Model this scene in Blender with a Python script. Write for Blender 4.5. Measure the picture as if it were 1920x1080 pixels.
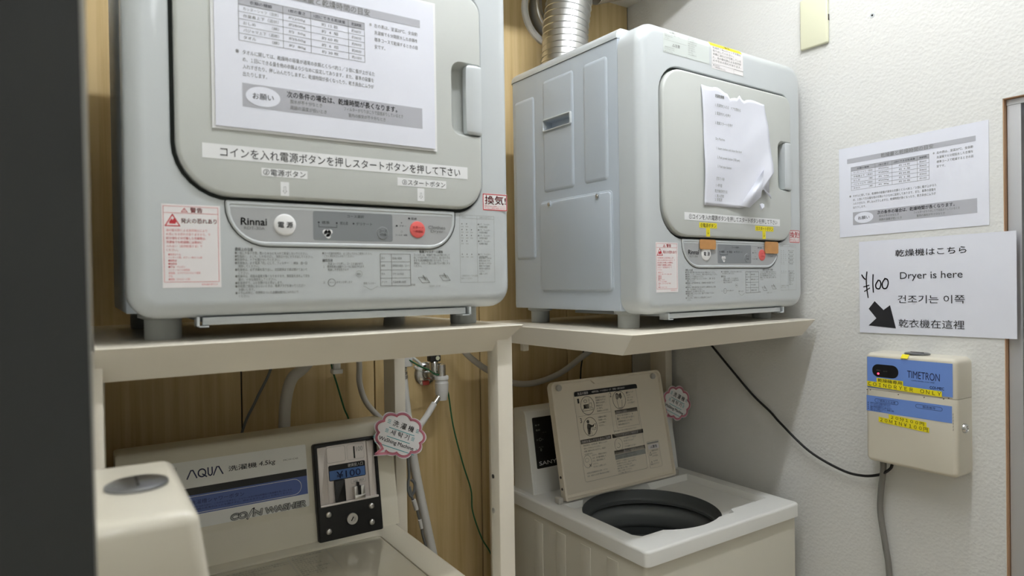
import bpy, bmesh, math, random
from mathutils import Vector, Matrix
random.seed(7)
for _o in list(bpy.data.objects): bpy.data.objects.remove(_o)
SC = bpy.context.scene
COL = SC.collection
R = math.radians

# ------------------------------------------------------------------ camera
cam_data = bpy.data.cameras.new('camera')
cam = bpy.data.objects.new('camera', cam_data); COL.objects.link(cam)
cam_data.sensor_width = 36.0
cam_data.lens = 1230.8 * 36.0 / 1920.0
cam_data.clip_start = 0.02
yaw, pitch, roll = R(33.198), R(-0.496), R(0.878)
fwd = Vector((math.sin(yaw) * math.cos(pitch), math.cos(yaw) * math.cos(pitch), math.sin(pitch)))
right0 = Vector((math.cos(yaw), -math.sin(yaw), 0)); down0 = fwd.cross(right0)
rgt = math.cos(roll) * right0 + math.sin(roll) * down0
dwn = -math.sin(roll) * right0 + math.cos(roll) * down0
M = Matrix((rgt, -dwn, -fwd)).transposed().to_4x4(); M.translation = Vector((0, 0, 1.45))
cam.matrix_world = M
cam_data.dof.use_dof = True
cam_data.dof.focus_distance = 1.45
cam_data.dof.aperture_fstop = 5.0
SC.camera = cam

# ------------------------------------------------------------------ world, lamps, exposure
world = bpy.data.worlds.new('world'); SC.world = world; world.use_nodes = True
bg = world.node_tree.nodes['Background']
bg.inputs['Color'].default_value = (0.80, 0.86, 1.0, 1); bg.inputs['Strength'].default_value = 0.15

CEIL, SOFFIT = 2.75, 2.325
LAMPS = [((0.76, 0.55, 2.50), 1.0, 103.0, 0), ((0.15, -1.05, CEIL - 0.075), 1.0, 34.0, 90)]   # fluorescent tubes: centre, length, radiance, turn; second one is added fill
TUBE_COLOUR = (0.93, 0.96, 1.0)
vs = SC.view_settings
vs.view_transform = 'Standard'; vs.look = 'None'; vs.gamma = 1.0; vs.exposure = 0.0; vs.use_curve_mapping = False

# ------------------------------------------------------------------ materials
def lin(c):
    o = []
    for v in c:
        v /= 255.0
        o.append(v / 12.92 if v <= 0.04045 else ((v + 0.055) / 1.055) ** 2.4)
    return (*o, 1)

def mat(name, rgb, rough=0.5, metal=0.0, var=0.0, vscale=6.0, bump=0.0, bscale=60.0, coat=0.0, ior=1.45):
    m = bpy.data.materials.new(name); m.use_nodes = True
    nt = m.node_tree; b = nt.nodes['Principled BSDF']
    b.inputs['Base Color'].default_value = lin(rgb)
    b.inputs['Roughness'].default_value = rough; b.inputs['Metallic'].default_value = metal
    b.inputs['IOR'].default_value = ior
    if coat: b.inputs['Coat Weight'].default_value = coat; b.inputs['Coat Roughness'].default_value = 0.08
    if var or bump:
        tc = nt.nodes.new('ShaderNodeTexCoord')
        if var:
            n = nt.nodes.new('ShaderNodeTexNoise'); n.inputs['Scale'].default_value = vscale; n.inputs['Detail'].default_value = 5
            r = nt.nodes.new('ShaderNodeValToRGB')
            a = lin(rgb); r.color_ramp.elements[0].position = 0.3; r.color_ramp.elements[1].position = 0.7
            r.color_ramp.elements[0].color = (*[x * (1 - var) for x in a[:3]], 1)
            r.color_ramp.elements[1].color = (*[min(1, x * (1 + var * 0.5)) for x in a[:3]], 1)
            nt.links.new(tc.outputs['Object'], n.inputs['Vector']); nt.links.new(n.outputs['Fac'], r.inputs['Fac'])
            nt.links.new(r.outputs['Color'], b.inputs['Base Color'])
        if bump:
            n = nt.nodes.new('ShaderNodeTexNoise'); n.inputs['Scale'].default_value = bscale; n.inputs['Detail'].default_value = 3
            bp = nt.nodes.new('ShaderNodeBump'); bp.inputs['Strength'].default_value = bump; bp.inputs['Distance'].default_value = 0.002
            nt.links.new(tc.outputs['Object'], n.inputs['Vector']); nt.links.new(n.outputs['Fac'], bp.inputs['Height'])
            nt.links.new(bp.outputs['Normal'], b.inputs['Normal'])
    return m

MT = {}
MT['dryer'] = mat('dryer_enamel', (198, 203, 205), 0.33, var=0.03, vscale=3, coat=0.35)
MT['dryer_steel'] = mat('dryer_side_steel', (193, 202, 211), 0.36, var=0.03, vscale=4)
MT['door'] = mat('dryer_door_plastic', (196, 199, 195), 0.45, var=0.025, vscale=4)
MT['gasket'] = mat('door_gasket_rubber', (34, 40, 36), 0.7)
MT['foot'] = mat('grey_foot_plastic', (176, 179, 176), 0.5)
MT['panel_grey'] = mat('control_panel_grey', (172, 174, 175), 0.4)
MT['panel_dark'] = mat('control_panel_dark_grey', (132, 136, 139), 0.4)
MT['ink'] = mat('black_ink', (34, 34, 38), 0.6)
MT['ink_soft'] = mat('soft_grey_ink', (118, 118, 114), 0.6)
MT['ink_pale'] = mat('pale_grey_ink', (158, 160, 156), 0.6)
MT['ink_red'] = mat('red_ink', (206, 62, 70), 0.6)
MT['ink_pink'] = mat('faded_red_ink', (222, 128, 130), 0.6)
MT['red_button'] = mat('red_button', (226, 104, 100), 0.45)
MT['white'] = mat('white_print', (238, 238, 238), 0.5)
MT['paper'] = mat('white_paper', (228, 230, 240), 0.75, var=0.02, vscale=12, bump=0.05, bscale=30)
MT['label'] = mat('sticker_white', (236, 232, 232), 0.5)
MT['tape'] = mat('white_label_tape', (236, 237, 238), 0.45)
MT['yellow'] = mat('yellow_label_tape', (240, 224, 36), 0.45)
MT['bar'] = mat('grey_print_bar', (178, 179, 186), 0.7)
MT['cardboard'] = mat('brown_packing_tape', (196, 144, 88), 0.55, var=0.1, vscale=60)
MT['silver_sticker'] = mat('silver_sticker', (206, 212, 208), 0.4)
MT['shelf'] = mat('shelf_cream_paint', (230, 223, 208), 0.3, var=0.04, vscale=5, coat=0.2)
MT['washer'] = mat('washer_cream_enamel', (224, 218, 200), 0.35, var=0.03, vscale=4)
MT['washer_b'] = mat('washer_white_enamel', (238, 238, 234), 0.35, var=0.03, vscale=4)
MT['washer_side'] = mat('washer_steel_side', (216, 212, 198), 0.4, var=0.03, vscale=4)
MT['lid'] = mat('washer_lid_gloss', (206, 200, 180), 0.10, coat=0.4)
MT['lid_b'] = mat('open_lid_plastic', (236, 227, 210), 0.45)
MT['black'] = mat('black_plastic', (22, 22, 23), 0.35)
MT['black_matte'] = mat('black_rubber_cable', (20, 20, 21), 0.55)
MT['chrome'] = mat('chrome', (205, 205, 205), 0.15, metal=1.0)
MT['steel'] = mat('brushed_steel', (200, 198, 195), 0.32, metal=1.0, var=0.06, vscale=40)
MT['alu'] = mat('aluminium_foil_duct', (196, 196, 195), 0.30, metal=1.0, var=0.06, vscale=30)
MT['alu_frame'] = mat('aluminium_frame', (205, 206, 210), 0.38, metal=0.6)
MT['blue'] = mat('blue_label', (112, 146, 216), 0.4)
MT['blue_dark'] = mat('washer_blue_band', (88, 108, 170), 0.4)
MT['display'] = mat('price_display_blue', (78, 116, 178), 0.35)
MT['ink_navy'] = mat('navy_ink', (38, 44, 84), 0.5)
MT['timer'] = mat('coin_timer_cream', (216, 210, 194), 0.3, var=0.03, vscale=8, coat=0.25)
MT['scuff'] = mat('dark_scuff', (60, 52, 46), 0.7)
MT['led'] = mat('red_led', (255, 60, 90), 0.4)
_b = MT['led'].node_tree.nodes['Principled BSDF']; _b.inputs['Emission Color'].default_value = (1, 0.05, 0.12, 1); _b.inputs['Emission Strength'].default_value = 3
MT['plate'] = mat('cream_switch_plate', (222, 222, 196), 0.4)
MT['drum'] = mat('dark_grey_drum_plastic', (98, 102, 103), 0.4)
MT['drum_ring'] = mat('balance_ring_grey', (126, 130, 131), 0.38)
MT['hose'] = mat('white_hose', (222, 222, 220), 0.4)
MT['hose_grey'] = mat('grey_hose', (192, 189, 182), 0.5)
MT['conduit'] = mat('grey_conduit', (128, 126, 122), 0.5)
MT['green'] = mat('green_wire', (28, 96, 58), 0.5)
MT['wire_grey'] = mat('grey_wire', (110, 112, 112), 0.5)
MT['jamb'] = mat('dark_grey_door_paint', (58, 61, 62), 0.55, var=0.06, vscale=9)
MT['sign_pink'] = mat('pink_marker', (243, 166, 190), 0.6)
MT['sign_teal'] = mat('teal_marker', (108, 182, 186), 0.6)
MT['sign'] = mat('laminated_sign_card', (240, 238, 238), 0.3)
MT['tan_reveal'] = mat('recess_tan_edge', (190, 152, 120), 0.7)
MT['plaster_plain'] = mat('plain_wall_paint', (226, 224, 216), 0.85)
MT['floor'] = mat('grey_vinyl_floor', (232, 218, 194), 0.5, var=0.06, vscale=5)
MT['ceiling'] = mat('ceiling_board', (222, 220, 212), 0.85, var=0.03)
MT['glass'] = mat('dark_door_glass', (96, 92, 84), 0.12)

def stucco():
    m = mat('stucco_wallpaper', (221, 221, 218), 0.85); nt = m.node_tree; b = nt.nodes['Principled BSDF']
    tc = nt.nodes.new('ShaderNodeTexCoord')
    n1 = nt.nodes.new('ShaderNodeTexNoise'); n1.inputs['Scale'].default_value = 210; n1.inputs['Detail'].default_value = 4; n1.inputs['Roughness'].default_value = 0.6
    n2 = nt.nodes.new('ShaderNodeTexVoronoi'); n2.inputs['Scale'].default_value = 150
    mx = nt.nodes.new('ShaderNodeMath'); mx.operation = 'ADD'
    bp = nt.nodes.new('ShaderNodeBump'); bp.inputs['Strength'].default_value = 0.28; bp.inputs['Distance'].default_value = 0.0022
    nt.links.new(tc.outputs['Object'], n1.inputs['Vector']); nt.links.new(tc.outputs['Object'], n2.inputs['Vector'])
    nt.links.new(n1.outputs['Fac'], mx.inputs[0]); nt.links.new(n2.outputs['Distance'], mx.inputs[1])
    nt.links.new(mx.outputs[0], bp.inputs['Height']); nt.links.new(bp.outputs['Normal'], b.inputs['Normal'])
    return m
MT['stucco'] = stucco()

def wood():
    m = mat('oak_panel_board', (188, 158, 108), 0.5); nt = m.node_tree; b = nt.nodes['Principled BSDF']
    tc = nt.nodes.new('ShaderNodeTexCoord'); mp = nt.nodes.new('ShaderNodeMapping'); mp.inputs['Scale'].default_value = (1, 1, 0.035)
    n1 = nt.nodes.new('ShaderNodeTexNoise'); n1.inputs['Scale'].default_value = 55; n1.inputs['Detail'].default_value = 7; n1.inputs['Roughness'].default_value = 0.62
    n2 = nt.nodes.new('ShaderNodeTexNoise'); n2.inputs['Scale'].default_value = 7; n2.inputs['Detail'].default_value = 2
    mx = nt.nodes.new('ShaderNodeMath'); mx.operation = 'MULTIPLY_ADD'; mx.inputs[1].default_value = 0.45
    r = nt.nodes.new('ShaderNodeValToRGB'); e = r.color_ramp.elements
    e[0].position = 0.42; e[0].color = lin((172, 144, 94)); e[1].position = 0.86; e[1].color = lin((214, 190, 142))
    k = e.new(0.62); k.color = lin((198, 172, 122))
    nt.links.new(tc.outputs['Object'], mp.inputs['Vector']); nt.links.new(mp.outputs['Vector'], n1.inputs['Vector']); nt.links.new(mp.outputs['Vector'], n2.inputs['Vector'])
    nt.links.new(n2.outputs['Fac'], mx.inputs[0]); nt.links.new(n1.outputs['Fac'], mx.inputs[2])
    nt.links.new(mx.outputs[0], r.inputs['Fac']); nt.links.new(r.outputs['Color'], b.inputs['Base Color'])
    return m
MT['wood'] = wood()

# ------------------------------------------------------------------ object helpers
def thing(name, label, cat, loc=(0, 0, 0), rotz=0.0, group=None):
    o = bpy.data.objects.new(name, None); COL.objects.link(o)
    o.empty_display_size = 0.05
    o.location = loc; o.rotation_euler = (0, 0, rotz); o['label'] = label; o['category'] = cat
    if group: o['group'] = group
    return o
def tag(o, label=None, cat=None, group=None, kind=None):
    if label: o['label'] = label
    if cat: o['category'] = cat
    if group: o['group'] = group
    if kind: o['kind'] = kind
    return o

class MB:
    """collects shapes and links them as ONE mesh object"""
    def __init__(s, off=(0, 0, 0)):
        s.bm = bmesh.new(); s.off = Vector(off)
    def _mark(s, faces, mi):
        for f in faces: f.material_index = mi
    def _add(s, tmp, mi, mtx=None):
        tmp.verts.index_update()
        vm = [s.bm.verts.new(mtx @ v.co if mtx else v.co) for v in tmp.verts]
        for f in tmp.faces:
            try: nf = s.bm.faces.new([vm[v.index] for v in f.verts]); nf.material_index = mi
            except ValueError: pass
        tmp.free()
    def box(s, lo, hi, r=0.0, seg=3, mi=0, mtx=None):
        t = bmesh.new(); bmesh.ops.create_cube(t, size=1)
        for v in t.verts: v.co = Vector([lo[i] + (v.co[i] + 0.5) * (hi[i] - lo[i]) for i in range(3)])
        if r > 0: bmesh.ops.bevel(t, geom=list(t.edges), offset=r, offset_type='OFFSET', segments=seg, affect='EDGES', profile=0.5, clamp_overlap=True)
        s._add(t, mi, mtx); return s
    def loft(s, rings, cap0=True, cap1=True, mi=0, closed=True):
        vr = [[s.bm.verts.new(p) for p in r] for r in rings]
        n = len(vr[0])
        for a, b in zip(vr, vr[1:]):
            for i in range(n if closed else n - 1):
                j = (i + 1) % n
                try: f = s.bm.faces.new((a[i], a[j], b[j], b[i])); f.material_index = mi
                except ValueError: pass
        for c, ring in ((cap0, vr[0]), (cap1, vr[-1])):
            if c:
                try: f = s.bm.faces.new(ring); f.material_index = mi
                except ValueError: pass
        return s
    def cyl(s, p0, p1, r, r1=None, seg=24, mi=0, cap=True):
        r1 = r if r1 is None else r1
        p0, p1 = Vector(p0), Vector(p1); d = (p1 - p0).normalized()
        a = d.orthogonal().normalized(); b = d.cross(a)
        ring = lambda p, q: [p + q * (math.cos(2 * math.pi * i / seg) * a + math.sin(2 * math.pi * i / seg) * b) for i in range(seg)]
        return s.loft([ring(p0, r), ring(p1, r1)], cap, cap, mi)
    def lathe(s, prof, c=(0, 0, 0), axis=(0, 0, 1), seg=40, mi=0, cap0=False, cap1=False):
        d = Vector(axis).normalized(); a = d.orthogonal().normalized(); b = d.cross(a); c = Vector(c)
        rings = [[c + d * h + max(q, 1e-5) * (math.cos(2 * math.pi * i / seg) * a + math.sin(2 * math.pi * i / seg) * b) for i in range(seg)] for q, h in prof]
        return s.loft(rings, cap0, cap1, mi)
    def tube(s, pts, r, seg=10, mi=0, smooth=6, rib=0.0, ribn=0, ribw=0.5):
        P = spline(pts, smooth) if smooth > 1 else [Vector(p) for p in pts]
        fat = [0] * len(P)
        if ribn:
            L = [0]
            for a_, b_ in zip(P, P[1:]): L.append(L[-1] + (b_ - a_).length)
            def at(d):
                for i_ in range(len(P) - 1):
                    if d <= L[i_ + 1] or i_ == len(P) - 2:
                        return P[i_].lerp(P[i_ + 1], (d - L[i_]) / max(1e-9, L[i_ + 1] - L[i_]))
            Q = []; fat = []; st = L[-1] / ribn
            for k_ in range(ribn):
                for o_, f_ in ((0, 0), (.28, 0), (.56, 0), (.84, 0), (.88, .7), (.92, 1), (.96, .7)): Q.append(at((k_ + o_) * st)); fat.append(f_)
            P = Q + [P[-1]]; fat.append(0)
        rings = []; up = None
        for i, p in enumerate(P):
            t = (P[min(i + 1, len(P) - 1)] - P[max(i - 1, 0)]).normalized()
            if up is None: up = t.orthogonal().normalized()
            up = (up - t * up.dot(t)).normalized(); b = t.cross(up)
            q = r + rib * fat[i]
            rings.append([p + q * (math.cos(2 * math.pi * k / seg) * up + math.sin(2 * math.pi * k / seg) * b) for k in range(seg)])
        return s.loft(rings, True, True, mi)
    def prism(s, poly, O, U, V, d0, d1, mi=0, r=0.0, seg=2):
        """poly (u,v) extruded along N=UxV from d0 to d1; edge rounded by r at d1"""
        O, U, V = Vector(O), Vector(U), Vector(V); N = U.cross(V)
        P = lambda pl, d: [O + U * u + V * v + N * d for u, v in pl]
        rings = [P(poly, d0)]
        if r <= 0: rings.append(P(poly, d1))
        else:
            for k in range(seg + 1):
                t = math.pi / 2 * k / seg
                rings.append(P(inset(poly, r * (1 - math.cos(t))), d1 - r + r * math.sin(t)))
        return s.loft(rings, True, True, mi)
    def done(s):
        bmesh.ops.remove_doubles(s.bm, verts=s.bm.verts, dist=1e-6)
        bmesh.ops.recalc_face_normals(s.bm, faces=s.bm.faces)
        s.bm.verts.ensure_lookup_table()
        for v in s.bm.verts: v.co -= s.off
        for e in s.bm.edges:
            e.smooth = not (len(e.link_faces) == 2 and e.calc_face_angle(0) > R(38))
        for f in s.bm.faces: f.smooth = True
        return s
    def build(s, name, mats, parent=None, **kw):
        s.done()
        me = bpy.data.meshes.new(name); s.bm.to_mesh(me); s.bm.free()
        for m in (mats if isinstance(mats, (list, tuple)) else [mats]): me.materials.append(MT[m])
        o = bpy.data.objects.new(name, me); COL.objects.link(o)
        if parent: o.parent = parent
        return tag(o, **kw)

def spline(pts, n, lin_=False):
    P = [Vector(p) for p in pts]
    if lin_:
        out = []
        for a, b in zip(P, P[1:]):
            for k in range(n): out.append(a.lerp(b, k / n))
        return out + [P[-1]]
    out = []
    for i in range(len(P) - 1):
        p0 = P[max(i - 1, 0)]; p1 = P[i]; p2 = P[i + 1]; p3 = P[min(i + 2, len(P) - 1)]
        for k in range(n):
            t = k / n
            out.append(0.5 * ((2 * p1) + (p2 - p0) * t + (2 * p0 - 5 * p1 + 4 * p2 - p3) * t * t + (3 * p1 - p0 - 3 * p2 + p3) * t ** 3))
    return out + [P[-1]]

def rrect(u0, v0, u1, v1, r, n=6):
    """rounded rectangle, ccw from the bottom-left corner; r = one radius or (bl, br, tr, tl)"""
    if not isinstance(r, (tuple, list)): r = (r,) * 4
    cs = [(u0 + r[0], v0 + r[0], r[0], 180), (u1 - r[1], v0 + r[1], r[1], 270), (u1 - r[2], v1 - r[2], r[2], 0), (u0 + r[3], v1 - r[3], r[3], 90)]
    out = []
    for cx, cy, q, a in cs:
        for k in range(n + 1):
            t = R(a + 90 * k / n); out.append((cx + q * math.cos(t), cy + q * math.sin(t)))
    return out
def inset(poly, d):
    if d == 0: return list(poly)
    n = len(poly); out = []
    for i in range(n):
        # neighbours that differ
        a = b = poly[i]; k = 1
        while (a[0] - poly[i][0]) ** 2 + (a[1] - poly[i][1]) ** 2 < 1e-14 and k < n: a = poly[(i - k) % n]; k += 1
        k = 1
        while (b[0] - poly[i][0]) ** 2 + (b[1] - poly[i][1]) ** 2 < 1e-14 and k < n: b = poly[(i + k) % n]; k += 1
        p = poly[i]
        d1 = Vector((p[0] - a[0], p[1] - a[1])).normalized(); d2 = Vector((b[0] - p[0], b[1] - p[1])).normalized()
        n1 = Vector((-d1.y, d1.x)); n2 = Vector((-d2.y, d2.x)); m = n1 + n2
        m = m / max(0.3, m.dot(n1)) if m.length > 1e-6 else n1
        out.append((p[0] + m.x * d, p[1] + m.y * d))
    return out

def cut(o, cutter_mb):
    """boolean difference, applied"""
    cutter_mb.done()
    me = bpy.data.meshes.new('cutter'); cutter_mb.bm.to_mesh(me); cutter_mb.bm.free()
    c = bpy.data.objects.new('cutter', me); COL.objects.link(c)
    keep = o.parent; o.parent = None; ml = o.matrix_basis.copy(); o.matrix_basis = Matrix()
    md = o.modifiers.new('cut', 'BOOLEAN'); md.object = c; md.operation = 'DIFFERENCE'; md.solver = 'EXACT'
    bpy.context.view_layer.update()
    dg = bpy.context.evaluated_depsgraph_get(); dg.update()
    nm = bpy.data.meshes.new_from_object(o.evaluated_get(dg))
    o.modifiers.clear(); old = o.data; o.data = nm; nm.name = old.name; bpy.data.meshes.remove(old)
    o.matrix_basis = ml; o.parent = keep
    bpy.data.objects.remove(c); bpy.data.meshes.remove(me)
    bm = bmesh.new(); bm.from_mesh(nm)
    for e in bm.edges: e.smooth = not (len(e.link_faces) == 2 and e.calc_face_angle(0) > R(38))
    for f in bm.faces: f.smooth = True
    bm.to_mesh(nm); bm.free()
    return o

_glyph = {}
def glyphs(txt, bold=0.0):
    k = (txt, bold)
    if k in _glyph: return _glyph[k]
    cu = bpy.data.curves.new('lettering', 'FONT'); cu.body = txt; cu.size = 1.0; cu.resolution_u = 4 if len(txt.encode()) == len(txt) else 2; cu.offset = bold
    o = bpy.data.objects.new('lettering', cu); COL.objects.link(o)
    bpy.context.view_layer.update()
    dg = bpy.context.evaluated_depsgraph_get()
    me = bpy.data.meshes.new_from_object(o.evaluated_get(dg))
    vs_ = [(v.co.x, v.co.y) for v in me.vertices]; fs = [tuple(p.vertices) for p in me.polygons]
    bpy.data.objects.remove(o); bpy.data.curves.remove(cu); bpy.data.meshes.remove(me)
    if not vs_: vs_ = [(0, 0), (1, 0), (1, 1)]; fs = []
    x0 = min(p[0] for p in vs_); x1 = max(p[0] for p in vs_); y0 = min(p[1] for p in vs_); y1 = max(p[1] for p in vs_)
    _glyph[k] = (vs_, fs, x0, y0, x1, y1); return _glyph[k]

class Print:
    """flat printing (text, bars, rules) laid on a surface; O origin, U right, V up in the parent's frame"""
    def __init__(s, O=(0, 0, 0), U=(1, 0, 0), V=(0, 0, 1), lift=0.0003, fn=None, tilt=0.0, off=(0, 0, 0)):
        s.O, s.U, s.V = Vector(O), Vector(U).normalized(), Vector(V).normalized(); s.N = s.U.cross(s.V)
        s.lift = lift; s.v = []; s.f = []; s.m = []; s.mats = []; s.fn = fn; s.tilt = tilt; s.off = Vector(off)
    def mi(s, m):
        if m not in s.mats: s.mats.append(m)
        return s.mats.index(m)
    def P(s, u, v, h):
        v = v + s.tilt * u
        if s.fn: return s.fn(u, v, h) - s.off
        return s.O + s.U * u + s.V * v + s.N * h - s.off
    def poly(s, pts, m, l=1):
        i = len(s.v); s.v += [s.P(u, v, l * s.lift) for u, v in pts]; s.f.append(tuple(range(i, i + len(pts)))); s.m.append(s.mi(m)); return s
    def rect(s, u0, v0, u1, v1, m, l=1, n=1, nv=1):
        for a in range(n):
            for b in range(nv):
                ua, ub = u0 + (u1 - u0) * a / n, u0 + (u1 - u0) * (a + 1) / n
                va, vb = v0 + (v1 - v0) * b / nv, v0 + (v1 - v0) * (b + 1) / nv
                s.poly([(ua, va), (ub, va), (ub, vb), (ua, vb)], m, l)
        return s
    def ell(s, cu, cv, ru, rv, m, l=1, n=24, rot=0):
        c, q = math.cos(rot), math.sin(rot)
        return s.poly([(cu + ru * math.cos(t) * c - rv * math.sin(t) * q, cv + ru * math.cos(t) * q + rv * math.sin(t) * c) for t in [2 * math.pi * k / n for k in range(n)]], m, l)
    def line(s, pts, w, m, l=2, close=False):
        pts = list(pts) + ([pts[0]] if close else [])
        for a, b in zip(pts, pts[1:]):
            d = Vector((b[0] - a[0], b[1] - a[1]))
            if d.length < 1e-9: continue
            d.normalize(); n = Vector((-d.y, d.x)) * w / 2; e = d * w * 0.4
            s.poly([(a[0] - e.x - n.x, a[1] - e.y - n.y), (b[0] + e.x - n.x, b[1] + e.y - n.y), (b[0] + e.x + n.x, b[1] + e.y + n.y), (a[0] - e.x + n.x, a[1] - e.y + n.y)], m, l)
        return s
    def frame(s, u0, v0, u1, v1, w, m, l=2, r=0):
        return s.line(rrect(u0, v0, u1, v1, r, 5) if r else [(u0, v0), (u1, v0), (u1, v1), (u0, v1)], w, m, l, True)
    def oval(s, cu, cv, ru, rv, w, m, l=2, n=28):
        return s.line([(cu + ru * math.cos(2 * math.pi * k / n), cv + rv * math.sin(2 * math.pi * k / n)) for k in range(n)], w, m, l, True)
    def text(s, t, u0, v0, u1, v1, m, l=2, bold=0.0, rot=0.0, shear=0.0):
        """the line t fitted into the box"""
        if bold:
            e = bold * 0.6 * (v1 - v0)
            for du, dv in ((-e, 0), (e, 0), (0, e), (0, -e)): s.text(t, u0 + du, v0 + dv, u1 + du, v1 + dv, m, l, 0, rot, shear)
            return s
        g, fs, x0, y0, x1, y1 = glyphs(t)
        if not fs: return s
        i = len(s.v); a = s.mi(m); cx, cy = (u0 + u1) / 2, (v0 + v1) / 2
        for x, y in g:
            u = u0 + (x - x0) / (x1 - x0) * (u1 - u0); v = v0 + (y - y0) / (y1 - y0) * (v1 - v0)
            u += shear * (v - v0)
            if rot:
                du, dv = u - cx, v - cy; u = cx + du * math.cos(rot) - dv * math.sin(rot); v = cy + du * math.sin(rot) + dv * math.cos(rot)
            s.v.append(s.P(u, v, l * s.lift))
        for f in fs: s.f.append(tuple(k + i for k in f)); s.m.append(a)
        return s
    def left(s, t, u0, v0, h, m, l=2, bold=0.0, squeeze=1.0, maxu=None):
        """left-aligned line, full-width glyph height h"""
        g, fs, x0, y0, x1, y1 = glyphs(t); k = h / 0.9
        w = (x1 - x0) * k * squeeze
        if maxu and u0 + w > maxu: w = maxu - u0
        return s.text(t, u0, v0 + y0 * k + 0.1 * h, u0 + w, v0 + y1 * k + 0.1 * h, m, l, bold)
    def para(s, lines, u0, v1, h, pitch, m, l=2, maxu=None, bold=0.0, squeeze=1.0):
        for k, t in enumerate(lines):
            if t.strip(): s.left(t.strip('\n'), u0 + h * 0.9 * squeeze * (len(t) - len(t.lstrip('　'))), v1 - h - k * pitch, h, m, l, bold, squeeze, maxu)
        return s
    def slab(s, poly, th, m):
        """a sheet with thickness th standing on the surface"""
        a = s.mi(m); n = len(poly); i = len(s.v)
        s.v += [s.P(u, v, 0) for u, v in poly] + [s.P(u, v, th) for u, v in poly]
        s.f.append(tuple(range(i + n - 1, i - 1, -1))); s.f.append(tuple(range(i + n, i + 2 * n))); s.m += [a, a]
        for k in range(n): s.f.append((i + k, i + (k + 1) % n, i + n + (k + 1) % n, i + n + k)); s.m.append(a)
        return s
    def build(s, name, parent=None, **kw):
        me = bpy.data.meshes.new(name); me.from_pydata([tuple(p) for p in s.v], [], s.f); me.update()
        for m in s.mats: me.materials.append(MT[m])
        for p, a in zip(me.polygons, s.m): p.material_index = a
        o = bpy.data.objects.new(name, me); COL.objects.link(o)
        if parent: o.parent = parent
        return tag(o, **kw)

# ------------------------------------------------------------------ the room
XW, YB, XL, YF, XFAR = 1.48, 1.56, 0.004, -1.7, -1.3
MB().box((XFAR - .1, YF - .1, -0.1), (XW + .6, YB + .1, 0)).build('floor', 'floor', kind='structure')
MB().box((XFAR - .1, YF - .1, CEIL), (XW + .6, YB + .1, CEIL + .1)).build('ceiling', 'ceiling', kind='structure')
w = MB()
edges = [-0.016, 0.294, 0.607, 0.912, 1.216, XW]
w.box((-0.1, YB + 0.008, 0), (XW + .1, YB + 0.1, CEIL), mi=1)
for a, b in zip(edges, edges[1:]):
    w.box((a + 0.0016, YB, 0), (b - 0.0016, YB + 0.012, CEIL), r=0.0012, seg=2)
w.build('wall_back', ['wood', 'black'], kind='structure')
MB().box((XL, 1.08, SOFFIT), (XW, YB, CEIL), r=.002).build('trim_3', 'plaster_plain', kind='structure', label='low boxed soffit along the wood wall')
# right wall with the recess of a sliding door
YD, ZD = 0.537, 1.787
w = MB()
w.box((XW, YD, 0), (XW + .1, YB, CEIL)); w.box((XW, -0.55, ZD), (XW + .1, YD, CEIL)); w.box((XW, YF, 0), (XW + .1, -0.55, CEIL))
w.build('wall_right', ['stucco'], kind='structure')
w = MB()
w.box((XW + .001, YD - 0.0015, 0), (XW + .1, YD, ZD)); w.box((XW + .001, -0.55, ZD - 0.0015), (XW + .1, YD, ZD)); w.box((XW + .001, -0.55, 0), (XW + .1, -0.5485, ZD))
w.build('trim_1', 'tan_reveal', kind='structure', label='tan reveal around the sliding door recess')  # one even tan on all the recess edges
MB().box((XL - .1, 0.42, 0), (XL, YB, CEIL)).build('wall_left', 'plaster_plain', kind='structure')
MB().box((XFAR, 0.42, 0), (XL - .1, 0.52, CEIL)).build('wall_partition', 'plaster_plain', kind='structure')
MB().box((XFAR - .1, YF, 0), (XFAR, 0.52, CEIL)).build('wall_far', 'plaster_plain', kind='structure')
MB().box((XFAR, YF - .1, 0), (XW, YF, CEIL)).build('wall_front', 'plaster_plain', kind='structure')
# dark jamb beside the camera (leans a little, like the whole frame)
j = MB()
j.loft([[(x - 0.0072 * (z - 1.45), y, z) for x, y in ((-0.14, 0.372), (0.0023, 0.372), (0.0023, 0.4195), (-0.14, 0.4195))] for z in (0.0, CEIL)])
j.build('trim_2', 'jamb', kind='structure', label='dark grey door jamb close to the camera')
# aluminium sliding door in the recess
dr = MB()
dr.box((XW + .0125, 0.512, 0), (XW + .060, YD - .003, ZD - .0125)); dr.box((XW + .012, -0.545, ZD - .012), (XW + .062, YD - .002, ZD - .002)); dr.box((XW + .0125, -0.543, 0), (XW + .060, -0.515, ZD - .0125))
door_o = dr.build('door_1', 'alu_frame', kind='structure')
MB().box((XW + .036, -0.52, 0.02), (XW + .046, 0.505, ZD - .03)).build('door_pane', 'glass', door_o)
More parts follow.
